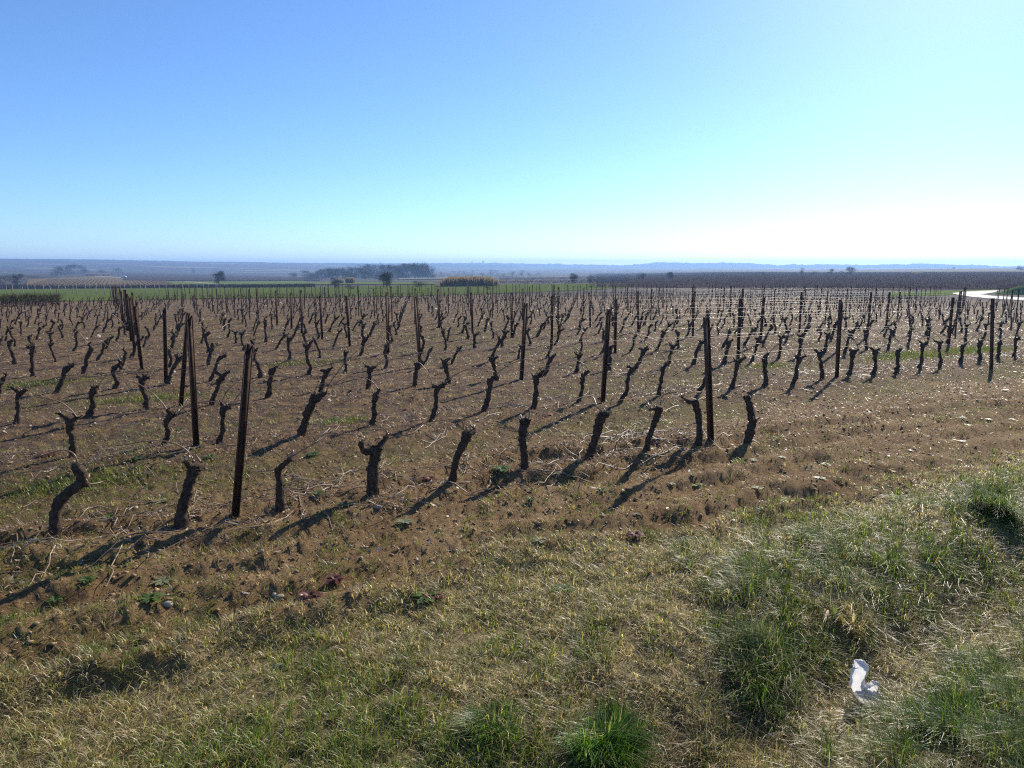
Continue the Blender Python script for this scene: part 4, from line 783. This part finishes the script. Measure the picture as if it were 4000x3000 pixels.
def bag():
    p = ground_at(3405, 2750); t = thing('plastic_bag', 'crumpled white plastic bag lying in the ditch', 'bag', p); rs = np.random.default_rng(5); k = math.hypot(*p[:2]) / FPX * 1.25
    def film(line, w, seed, span, n=26, m=16):
        """creased sheet wrapped round a line; span = how far round it goes"""
        P = np.array([on_plane(a, b_, p) - p for a, b_ in line]); Q, rr = refine(P, np.array(w) * k, max(2, n // (len(P) - 1))); n = len(Q); r2 = np.random.default_rng(seed); T = np.gradient(Q, axis=0); T /= np.linalg.norm(T, axis=1)[:, None]; back = np.array([p[0], p[1], 0]) / math.hypot(p[0], p[1]); A = np.cross(T, back); A /= np.linalg.norm(A, axis=1)[:, None]
        i, j = np.meshgrid(np.arange(n), np.arange(m), indexing='ij'); th = (j / (m - 1) - 0.5) * span - math.pi / 2; cre = 1 + 0.45 * (vnoise(i * 0.35, j * 0.8, 1, seed) - 0.5) + 0.5 * (np.abs(((j * 0.29 + i * 0.07 + seed * 0.3) % 1) - 0.5) * 2 - 0.5) * vnoise(i * 0.3, j * 0.2, 1, seed + 9) + 0.25 * (r2.random((n, m)) - 0.5)
        V = Q[:, None] + (rr[:, None] * cre)[..., None] * (np.cos(th)[..., None] * A[:, None] + 0.7 * np.sin(th)[..., None] * back); e = np.arange(n - 1)[:, None] * m + np.arange(m - 1)[None]
        return mesh_np('film', V.reshape(-1, 3), np.stack([e, e + 1, e + m + 1, e + m], -1).reshape(-1, 4), False)
    obj('standing_fold', film([(3362, 2715), (3350, 2680), (3352, 2640), (3362, 2605), (3350, 2588), (3338, 2576)], [15, 20, 19, 21, 14, 2], 3, 4.6), M['bag'], t)
    obj('body', film([(3340, 2695), (3370, 2712), (3405, 2722), (3435, 2732), (3462, 2738)], [12, 24, 27, 20, 5], 8, 5.2), M['bag'], t)
    obj('small_fold', film([(3392, 2712), (3400, 2690), (3414, 2674), (3402, 2660)], [11, 15, 14, 2], 12, 4.2), M['bag'], t)
    obj('loose_corner', film([(3425, 2728), (3440, 2715), (3452, 2722)], [6, 8, 2], 17, 3.5, 12, 8), M['bag'], t)
bag()
def scrap():
    p = ground_at(3572, 2772); mb = MB(); mb.lump((0, 0, 0.012), (0.032, 0.012, 0.012), 31, 0.5, 9, 6); o = obj('plastic_scrap', mb.mesh('plastic_scrap', False), M['bag']); o.location = p + [0, 0, 0.03]; tag(o, 'tiny white scrap of plastic in the straw right of the bag', 'litter')
scrap()

# ------------------------------------------------------------------ trees, bushes and other far things
def bare_tree(p, hgt, wid, label, seed, mat='twig', group=None, name='bare_tree', stems=1, dense=700, low=0.12, cat='tree'):
    rs = np.random.default_rng(seed); t = thing(name, label, cat, p, 0, group); mb = MB(); tips = []
    for s in range(stems):
        b = np.array([rs.uniform(-1, 1) * wid * 0.16 * (stems > 1), rs.uniform(-1, 1) * wid * 0.16 * (stems > 1), -0.2]); top = b + [rs.uniform(-1, 1) * wid * 0.12, rs.uniform(-1, 1) * wid * 0.12, hgt * 0.55]
        mid = (b + top) / 2 + [rs.uniform(-1, 1) * wid * 0.04, 0, 0]; mb.tube([b, mid, top], np.array([0.035, 0.026, 0.014]) * hgt / (stems ** 0.5), 5)
        for k in range(7):
            f = rs.uniform(0.35, 1); q = b + (top - b) * f; a = rs.uniform(0, 6.28); e = q + [math.cos(a) * wid * 0.36 * rs.uniform(0.5, 1), math.sin(a) * wid * 0.36 * rs.uniform(0.5, 1), hgt * rs.uniform(0.12, 0.36)]; e[2] = min(e[2], hgt * 0.92)
            mb.tube([q, (q + e) / 2 + [0, 0, hgt * 0.03], e], np.array([0.012, 0.008, 0.004]) * hgt, 4); tips += [q + (e - q) * g for g in (0.45, 0.75, 1.0)]
    obj('trunk', mb.mesh('trunk'), M[mat], t)
    dense = int(dense * 1.5); g = rs.normal(0, 1, (dense, 3)); g /= np.linalg.norm(g, axis=1)[:, None]; kc = int(rs.integers(7, 12)); zc = low + (0.86 - low) * rs.random(kc) ** 0.8; ac = rs.uniform(0, 6.283, kc); rc = wid * 0.36 * np.sqrt(rs.random(kc)) * (1 - 0.55 * np.maximum(0, zc - 0.5)); sc = rs.uniform(0.10, 0.19, kc); ci = rs.integers(kc, size=dense)
    A = np.stack([rc[ci] * np.cos(ac[ci]), rc[ci] * np.sin(ac[ci]), zc[ci] * hgt], 1) + rs.normal(0, 1, (dense, 3)) * sc[ci][:, None] * [wid * 0.75, wid * 0.75, hgt * 0.6]; A[:, 2] = np.clip(A[:, 2], 0.02 * hgt, 0.97 * hgt); L = hgt * rs.uniform(0.08, 0.22, dense)
    d = g * [0.8, 0.8, 0.4] + [0, 0, 0.55] + rs.normal(0, 0.25, (dense, 3)); d /= np.linalg.norm(d, axis=1)[:, None]; A = A - d * L[:, None] * 0.6; B = A + d * L[:, None]
    n = np.cross(d, rs.normal(0, 1, (dense, 3))); n /= np.linalg.norm(n, axis=1)[:, None] + 1e-6; w = hgt * rs.uniform(0.003, 0.0075, dense)[:, None]
    A[:, 2] = np.maximum(A[:, 2], hgt * 0.04)
    V = np.stack([A - n * w, A + n * w, B], 1).reshape(-1, 3); obj('crown', mesh_np('crown', V, np.arange(dense * 3).reshape(-1, 3)), M[mat], t); return t
def tree_px(px, ytop, wpx, dist, label, seed, **k):
    p = at_dist(px, dist); hgt = CAMH - (ytop - HOR) / FPX * p[1] / math.cos(0) - p[2]; return bare_tree(p, hgt, wpx / FPX * dist, label, seed, **k)
def base_dist(px, ybase): p = ground_at(px, ybase); return math.hypot(p[0], p[1])
for i, (px, yt, yb, w, lab, kw) in enumerate([
    (868, 1056, 1112, 52, 'round bare tree standing alone behind the green field at the left', dict(mat='dark_twig', dense=1500)),
    (1515, 1060, 1126, 66, 'bushy bare tree at the edge of the green field near the middle', dict(mat='twig', dense=1700, stems=3)),
    (1315, 1082, 1126, 36, 'low bare bush left of the two tan reed clumps', dict(mat='twig', dense=900, stems=4)), (1375, 1108, 1130, 60, 'dark flat bramble bush at the far edge of the green field', dict(mat='dark_twig', dense=1100, stems=5)),
    (1640, 1090, 1122, 70, 'pale leafless thicket left of the long reed bed', dict(mat='twig', dense=1100, stems=5)), (1905, 1110, 1132, 50, 'small brown bush in front of the reed bed', dict(mat='twig', dense=700, stems=4)),
    (1210, 1052, 1090, 60, 'bare tree at the left end of the big wood', dict(mat='dark_twig', dense=1100, stems=2)), (1155, 1060, 1088, 46, 'small bare tree left of the big wood', dict(mat='dark_twig', dense=900)),
    (245, 1038, 1078, 70, 'left one of three big bare trees beyond the stubble field', dict(mat='dark_twig', dense=1400, stems=2)), (300, 1030, 1072, 60, 'middle one of three big bare trees beyond the stubble field', dict(mat='dark_twig', dense=1300, stems=2)), (345, 1034, 1070, 56, 'right one of three big bare trees beyond the stubble field', dict(mat='dark_twig', dense=1300)),
    (20, 1072, 1112, 70, 'dark bush at the very left edge behind the pale stakes', dict(mat='dark_twig', dense=1300, stems=3)), (82, 1064, 1112, 50, 'tall dark bush near the left edge behind the pale stakes', dict(mat='dark_twig', dense=1300, stems=2)), (150, 1072, 1092, 60, 'grey scrub left of the three big bare trees', dict(mat='twig', dense=900, stems=4)),
    (420, 1048, 1072, 30, 'small grey tree right of the three big bare trees', dict(mat='twig', dense=700)), (482, 1044, 1070, 30, 'grey tree above the parked van', dict(mat='twig', dense=700)), (770, 1045, 1066, 22, 'lone small tree on the far brown slope', dict(mat='twig', dense=600)),
    (2232, 1064, 1108, 50, 'bare tree behind the right end of the green field', dict(mat='twig', dense=1200)), (2300, 1072, 1104, 34, 'fainter bare bush right of another beyond the green field', dict(mat='twig', dense=800, stems=2)),
    (2500, 1062, 1092, 40, 'bare shrub left of the dark round evergreen', dict(mat='dark_twig', dense=1000, stems=3)), (2610, 1058, 1088, 27, 'dark round evergreen standing in the right-hand vineyards', dict(mat='evergreen', dense=2200)),
    (3305, 1041, 1072, 36, 'round bare tree on the skyline at the right', dict(mat='dark_twig', dense=1400)), (3228, 1047, 1072, 30, 'paler bare tree left of the round skyline tree', dict(mat='twig', dense=900)), (3118, 1044, 1070, 22, 'small tree against the blue hills', dict(mat='twig', dense=700)), (3165, 1055, 1073, 34, 'low bush left of the paler skyline tree', dict(mat='twig', dense=700, stems=3)), (3270, 1058, 1073, 24, 'dark bush under the round skyline tree', dict(mat='dark_twig', dense=700, stems=3)),
    (2970, 1058, 1072, 14, 'tiny dark shrub on the far right slope', dict(mat='dark_twig', dense=400)), (3703, 1041, 1053, 10, 'small tree on the crest at the right', dict(mat='dark_twig', dense=500)), (3680, 1047, 1053, 14, 'low bush beside the small tree on the crest', dict(mat='dark_twig', dense=400, stems=2)),
    (3960, 1036, 1056, 26, 'left one of the dark pines at the right edge', dict(mat='evergreen', dense=1500)), (3985, 1038, 1056, 30, 'right one of the dark pines at the right edge', dict(mat='evergreen', dense=1500)),
    (15, 1005, 1022, 34, 'dark tree clump on the skyline at the far left', dict(mat='evergreen', dense=900, stems=3)), (1492, 1021, 1034, 12, 'tiny round tree on the skyline in the middle', dict(mat='evergreen', dense=400)), (940, 1021, 1030, 12, 'tiny tree on the left skyline', dict(mat='evergreen', dense=300)), (955, 1022, 1030, 10, 'second tiny tree on the left skyline', dict(mat='evergreen', dense=300))]):
    tree_px(px, yt, w, min(base_dist(px, yb), 2350), lab, 4000 + i, **kw)
# the wood: single trees in two loose ranks
for i in range(44):
    f = i / 43; px = 1235 + 450 * f + rng.uniform(-10, 10); yt = np.interp(px, [1235, 1300, 1400, 1500, 1600, 1650, 1690], [1058, 1044, 1036, 1031, 1028, 1026, 1040]) + rng.uniform(-4, 7); d = 560 + 70 * (i % 3)
    tree_px(px, yt, rng.uniform(48, 78), d, f'bare tree of the blue-grey wood beyond the green field, {nth(i + 1)} from its left end', 5000 + i, mat='dark_twig' if i % 2 else 'twig', dense=900, low=0.05, group='trees of the bare wood')
tree_px(1662, 1019, 60, 640, 'tallest tree of the wood, its spreading top above the skyline', 5100, mat='twig', dense=1500, group='trees of the bare wood')
for i in range(14):
    px = 1700 + 30 * i + rng.uniform(-8, 8); tree_px(px, 1062 + rng.uniform(-6, 5), rng.uniform(22, 38), 700, f'low bare tree in the hedge behind the long reed bed, {nth(i + 1)} from the left', 5200 + i, mat='twig', dense=420, group='trees of the hedge behind the reeds')
def reeds(px0, px1, ytop, dist, label, n, thick):
    mb = []; a = at_dist(px0, dist); b = at_dist(px1, dist); t = rng.random(n); dep = rng.uniform(-0.5, 0.5, n) * thick; back = np.array([a[0] + b[0], a[1] + b[1]]); back /= np.linalg.norm(back)
    x = a[0] + (b[0] - a[0]) * t + back[0] * dep; y = a[1] + (b[1] - a[1]) * t + back[1] * dep; z = height(x, y); d = np.hypot(x, y); px = px0 + (px1 - px0) * t
    H = (CAMH - (ytop - HOR) / FPX * d - z) * (0.55 + 0.45 * np.minimum(1, np.minimum(t, 1 - t) * 5) ** 0.6) * rng.uniform(0.5, 1.1, n); c = at_dist((px0 + px1) / 2, dist); lean = rng.normal(0, 0.1, (n, 2)) * H[:, None]; w = rng.uniform(0.02, 0.06, n)
    V = np.stack([np.stack([x - w, y, z], 1), np.stack([x + w, y, z], 1), np.stack([x + lean[:, 0] + w * 0.5, y + lean[:, 1], z + H], 1), np.stack([x + lean[:, 0] - w * 2, y + lean[:, 1], z + H * 0.97], 1)], 1).reshape(-1, 3) - c
    o = obj('reed_bed', mesh_np('reed_bed', V, np.arange(n * 4).reshape(-1, 4)), M['reed']); o.location = c; tag(o, label, 'reeds')
reeds(1725, 1945, 1081, base_dist(1830, 1118), 'long tan reed bed beyond the green field in the middle', 4200, 9)
reeds(1320, 1352, 1086, base_dist(1335, 1108), 'left one of two small orange-tan reed clumps before the wood', 500, 3)
reeds(1358, 1394, 1081, base_dist(1375, 1108), 'right one of two small orange-tan reed clumps before the wood', 500, 3)
reeds(355, 415, 1062, base_dist(385, 1078), 'tan reeds beside the pale track at the left', 700, 4)
reeds(415, 450, 1064, base_dist(430, 1078), 'narrow tan reed strip right of the track bend at the left', 400, 3)
reeds(300, 330, 1070, base_dist(315, 1080), 'orange-tan reeds at the upper edge of the stubble field', 400, 3)
reeds(3540, 3585, 1059, base_dist(3560, 1069), 'rusty orange reed patch on the far right slope', 500, 6)
reeds(3955, 4080, 1110, base_dist(3990, 1142), 'dry tan grass on top of the mound beside the gravel track', 1500, 3)
# hedge-like parcels of vines further off
def scrub_rows(name, corners, label, mat, n, hgt, w):
    """thousands of upright twigs between four ground corners"""
    P = np.array([ground_at(*c)[:2] for c in corners]); s, t = rng.random(n), rng.random(n); t = t ** 1.0
    xy = (P[0] * (1 - s)[:, None] + P[1] * s[:, None]) * (1 - t)[:, None] + (P[3] * (1 - s)[:, None] + P[2] * s[:, None]) * t[:, None]; x, y = xy.T; z = relief(x, y); H = hgt * rng.uniform(0.5, 1.1, n); a = rng.uniform(0, 3.14, n); ww = w * rng.uniform(0.5, 1.2, n); l = rng.normal(0, 0.25, (n, 2)) * H[:, None]
    V = np.stack([np.stack([x - np.cos(a) * ww, y - np.sin(a) * ww, z], 1), np.stack([x + np.cos(a) * ww, y + np.sin(a) * ww, z], 1), np.stack([x + l[:, 0], y + l[:, 1], z + H], 1)], 1).reshape(-1, 3)
    return tag(obj(name, mesh_np(name, V, np.arange(n * 3).reshape(-1, 3)), M[mat]), label, kind='stuff')
scrub_rows('distant_vines', [(-200, 1130), (1230, 1124), (1230, 1112), (-200, 1116)], 'dark strip of dormant vines behind the green field', 'dark_twig', 10000, 0.9, 0.07)
scrub_rows('distant_vines', [(480, 1097), (1250, 1098), (1250, 1081), (480, 1068)], 'purple-brown mass of dormant vines on the slope behind', 'old_twig', 20000, 0.7, 0.08)
scrub_rows('distant_vines', [(2300, 1126), (4300, 1137), (4300, 1064), (2300, 1069)], 'dull purple mass of dormant vines beyond the vineyard on the right', 'old_twig', 90000, 0.5, 0.03)
scrub_rows('distant_vines', [(1950, 1108), (2450, 1106), (2450, 1076), (1950, 1078)], 'brownish dormant vines behind the right end of the green field', 'twig', 12000, 0.5, 0.06)
def stubble_rows():
    n = 6000; rows = 34; k = rng.integers(rows, size=n); t = rng.random(n); A0, A1 = ground_at(110, 1118)[:2], ground_at(690, 1113)[:2]; B0, B1 = ground_at(200, 1090)[:2], ground_at(640, 1096)[:2]; f = (k / rows)[:, None]
    xy = (A0 * (1 - f) + A1 * f) * (1 - t)[:, None] + (B0 * (1 - f) + B1 * f) * t[:, None]; x, y = xy.T; z = height(x, y) + 0.1; H = rng.uniform(0.25, 0.6, n); w = rng.uniform(0.04, 0.09, n)
    V = np.stack([np.stack([x - w, y, z], 1), np.stack([x + w, y, z], 1), np.stack([x, y, z + H], 1)], 1).reshape(-1, 3); tag(obj('stubble_vines', mesh_np('stubble_vines', V, np.arange(n * 3).reshape(-1, 3)), M['twig']), 'slanting rows of young vines on the tan slope at the left', kind='stuff')
stubble_rows()
def unpruned():
    a, b = ground_at(-420, 1208)[:2], ground_at(238, 1192)[:2]; n = 5200; c = np.array([*(a + b) / 2, 0]); c[2] = float(height(c[0], c[1])); t = rng.random(n); dep = rng.uniform(-1.1, 1.1, n); nrm = np.array([-(b - a)[1], (b - a)[0]]); nrm /= np.linalg.norm(nrm)
    x = a[0] + (b - a)[0] * t + nrm[0] * dep; y = a[1] + (b - a)[1] * t + nrm[1] * dep; z = height(x, y); top = 1.05 + 0.06 * fbm(x, y, 1.2, 5); z0 = z + rng.uniform(0.0, 0.75, n); e = rng.normal(0, 0.4, (n, 3)) * [1, 1, 0.35]
    z1 = np.minimum(z0 + np.abs(rng.normal(0.3, 0.2, n)), z + top); w = rng.uniform(0.006, 0.014, n)
    V = np.stack([np.stack([x - w, y, z0], 1), np.stack([x + w, y, z0], 1), np.stack([x + e[:, 0], y + e[:, 1], z1], 1)], 1).reshape(-1, 3) - c; t_ = thing('unpruned_hedge', 'dense flat-topped hedge of dark red unpruned vine canes at the left edge', 'hedge', c); obj('cane_thicket', mesh_np('cane_thicket', V, np.arange(n * 3).reshape(-1, 3)), M['red_cane'], t_)
    for i in range(8):
        f = i / 7; mb = MB(); p = a + (b - a) * f * 0.98; q = np.array([*p, float(height(*p))]) - c; mb.tube([q, q + [0.02, 0, 0.6], q + [0.05, 0, 1.2 + 0.15 * (i % 3)]], [0.035, 0.03, 0.025], 5); obj('stake', mb.mesh('stake'), M['rust'], t_)
unpruned()
for i in range(34):
    px = -20 + 27 * i + rng.uniform(-9, 9); p = ground_at(px, 1150 + rng.uniform(-6, 6)); mb = MB(); h = rng.uniform(1.4, 1.9); l = rng.normal(0, 0.05, 2); mb.tube([(0, 0, -0.1), (l[0] * 0.5, l[1] * 0.5, h * 0.5), (l[0], l[1], h)], [0.045, 0.042, 0.038], 6, 0.1)
    o = obj('wooden_stake', mb.mesh('wooden_stake'), M['stake']); o.location = p; tag(o, f'pale grey wooden stake, {nth(i + 1)} from the left in the line behind the vineyard', 'stake', 'pale stakes at the far left edge of the vineyard')
def mound():
    b0 = ground_at(3985, 1152); n, m = 40, 16; V = []
    for i in range(m + 1):
        for j in range(n):
            a = 2 * math.pi * j / n; f = i / m; x, y = b0[0] + 5.4 * f * math.cos(a) + 2.0, b0[1] + 2.6 * f * math.sin(a) + 1.5; V.append((x, y, float(relief(x, y)) - 0.1 + 1.25 * (math.cos(f * math.pi) * 0.5 + 0.5) + 0.25 * (float(fbm(x, y, 0.8, 9)) - 0.5) * (1 - f)))
    q = [[i * n + j, i * n + (j + 1) % n, (i + 1) * n + (j + 1) % n, (i + 1) * n + j] for i in range(m) for j in range(n)]
    tag(obj('grass_mound', mesh_np('grass_mound', np.array(V), np.array(q), True), M['pale_green']), 'green grassy mound beside the gravel track at the right edge', 'mound')
mound()
# van on the track, village on the far ridge
def van():
    p = ground_at(483, 1086); t = thing('parked_van', 'tiny white van on the pale track at the left', 'van', p + [0, 0, 0.26], 0.15); s = 0.95; mb = MB()
    prof = np.array([(-2.2, 0.45), (2.2, 0.45), (2.3, 1.0), (1.75, 1.2), (1.15, 2.05), (-2.2, 2.1)]) * s; nf = len(prof); V = np.vstack([np.stack([prof[:, 0], np.full(nf, y), prof[:, 1]], 1) for y in (-0.95 * s, 0.95 * s)]); mb.add(V, [[i, (i + 1) % nf, nf + (i + 1) % nf, nf + i] for i in range(nf)], [[0, i + 1, i] for i in range(1, nf - 1)] + [[nf, nf + i, nf + i + 1] for i in range(1, nf - 1)]); obj('body', mb.mesh('body', False), M['van'], t)
    mb = MB(); mb.box((0.55 * s, -0.955 * s, 1.6 * s), (0.5 * s, 0.02, 0.28 * s)); obj('window', mb.mesh('window', False), M['dark'], t)
    mb = MB(); mb.add(np.array([(1.73, -0.8, 1.26), (1.73, 0.8, 1.26), (1.2, 0.75, 2.0), (1.2, -0.75, 2.0)]) * s + [0.02, 0, 0.02], [[0, 1, 2, 3]]); obj('windscreen', mb.mesh('windscreen', False), M['dark'], t)
    for x in (-1.4, 1.4):
        for y in (-0.9, 0.9):
            mb = MB(); mb.tube([(x * s, (y - 0.1) * s, 0.36 * s), (x * s, (y + 0.1) * s, 0.36 * s)], 0.36 * s, 14); obj('wheel', mb.mesh('wheel'), M['tyre'], t)
van()
def house(px, y_base, dist, w, d, h, label, name='house', roof=True, windows=True):
    b = math.atan((px - 2000) / FPX); x, y = dist * math.sin(b), dist * math.cos(b); z = CAMH - (y_base - HOR) / FPX * dist
    t = thing(name, label, 'building', (x, y, z - 1), -b); mb = MB(); mb.box((0, 0, h / 2), (w / 2, d / 2, h / 2)); obj('wall', mb.mesh('wall', False), M['plaster'], t)
    if roof:
        mb = MB(); V = np.array([(-w / 2 - .4, -d / 2 - .4, h), (w / 2 + .4, -d / 2 - .4, h), (w / 2 + .4, d / 2 + .4, h), (-w / 2 - .4, d / 2 + .4, h), (-w / 2 - .4, 0, h + d * 0.3), (w / 2 + .4, 0, h + d * 0.3)]); mb.add(V + [0, 0, 0.01], [[0, 1, 5, 4], [2, 3, 4, 5], [0, 3, 2, 1]], [[0, 4, 3], [1, 2, 5]]); obj('roof', mb.mesh('roof', False), M['rooftile'], t)
    if windows:
        for i in range(max(2, int(w / 4))):
            mb = MB(); mb.box((-w / 2 + (i + 0.5) * w / max(2, int(w / 4)), -d / 2 - 0.03, h * 0.55), (0.55, 0.05, 0.8)); obj('window', mb.mesh('window', False), M['dark'], t)
house(1889, 1030, 3450, 8, 7, 13, 'broad pale tower rising from the far ridge', 'ridge_tower', False); house(1845, 1030, 3450, 4, 4, 10.5, 'slim tower left of the broad one on the far ridge', 'ridge_tower', False); house(1848.5, 1030, 3450, 2.6, 4, 11, 'second slim tower touching the slim one on the far ridge', 'ridge_tower', False); house(1935, 1032, 3450, 4, 4, 12, 'slim tower right of the broad one on the far ridge', 'ridge_tower', False)
for i, (px, yb, w, lab) in enumerate([(2340, 1068, 28, 'long low white building below the blue hills'), (2397, 1068, 10, 'small white house right of the long white building'), (2303, 1058, 12, 'white house on the slope above the long white building'), (2042, 1063, 10, 'small white house below the far ridge in the middle'), (1930, 1062, 26, 'pale farm buildings at the foot of the far ridge'), (1775, 1066, 9, 'left pale house among the hedge trees'), (1800, 1066, 10, 'middle pale house among the hedge trees'), (1850, 1062, 9, 'right pale house among the hedge trees'), (2447, 1064, 8, 'tiny white house left of the evergreen'), (840, 1037, 9, 'tiny white house on the left slope'), (3281, 1067, 10, 'tiny white house under the skyline trees at the right'), (2880, 1073, 8, 'tiny white hut at the edge of the right vineyards')]): house(px, yb, 1500 if yb > 1060 else 2000, w * 0.8, 7, 4, lab)

# ------------------------------------------------------------------ the air
mb = MB(); mb.box((0, 0, 9), (4150, 4150, 26)); hz = obj('haze', mb.mesh('haze', False)); m, nt, N, L = nodes('haze_air'); N.remove(N['Principled BSDF']); pv = N.new('ShaderNodeVolumePrincipled')
pv.inputs['Color'].default_value = (0.34, 0.56, 0.95, 1); pv.inputs['Density'].default_value = 0.00040; pv.inputs['Anisotropy'].default_value = 0.3
L.new(pv.outputs[0], N['Material Output'].inputs['Volume']); hz.data.materials.append(m); tag(hz, kind='stuff')
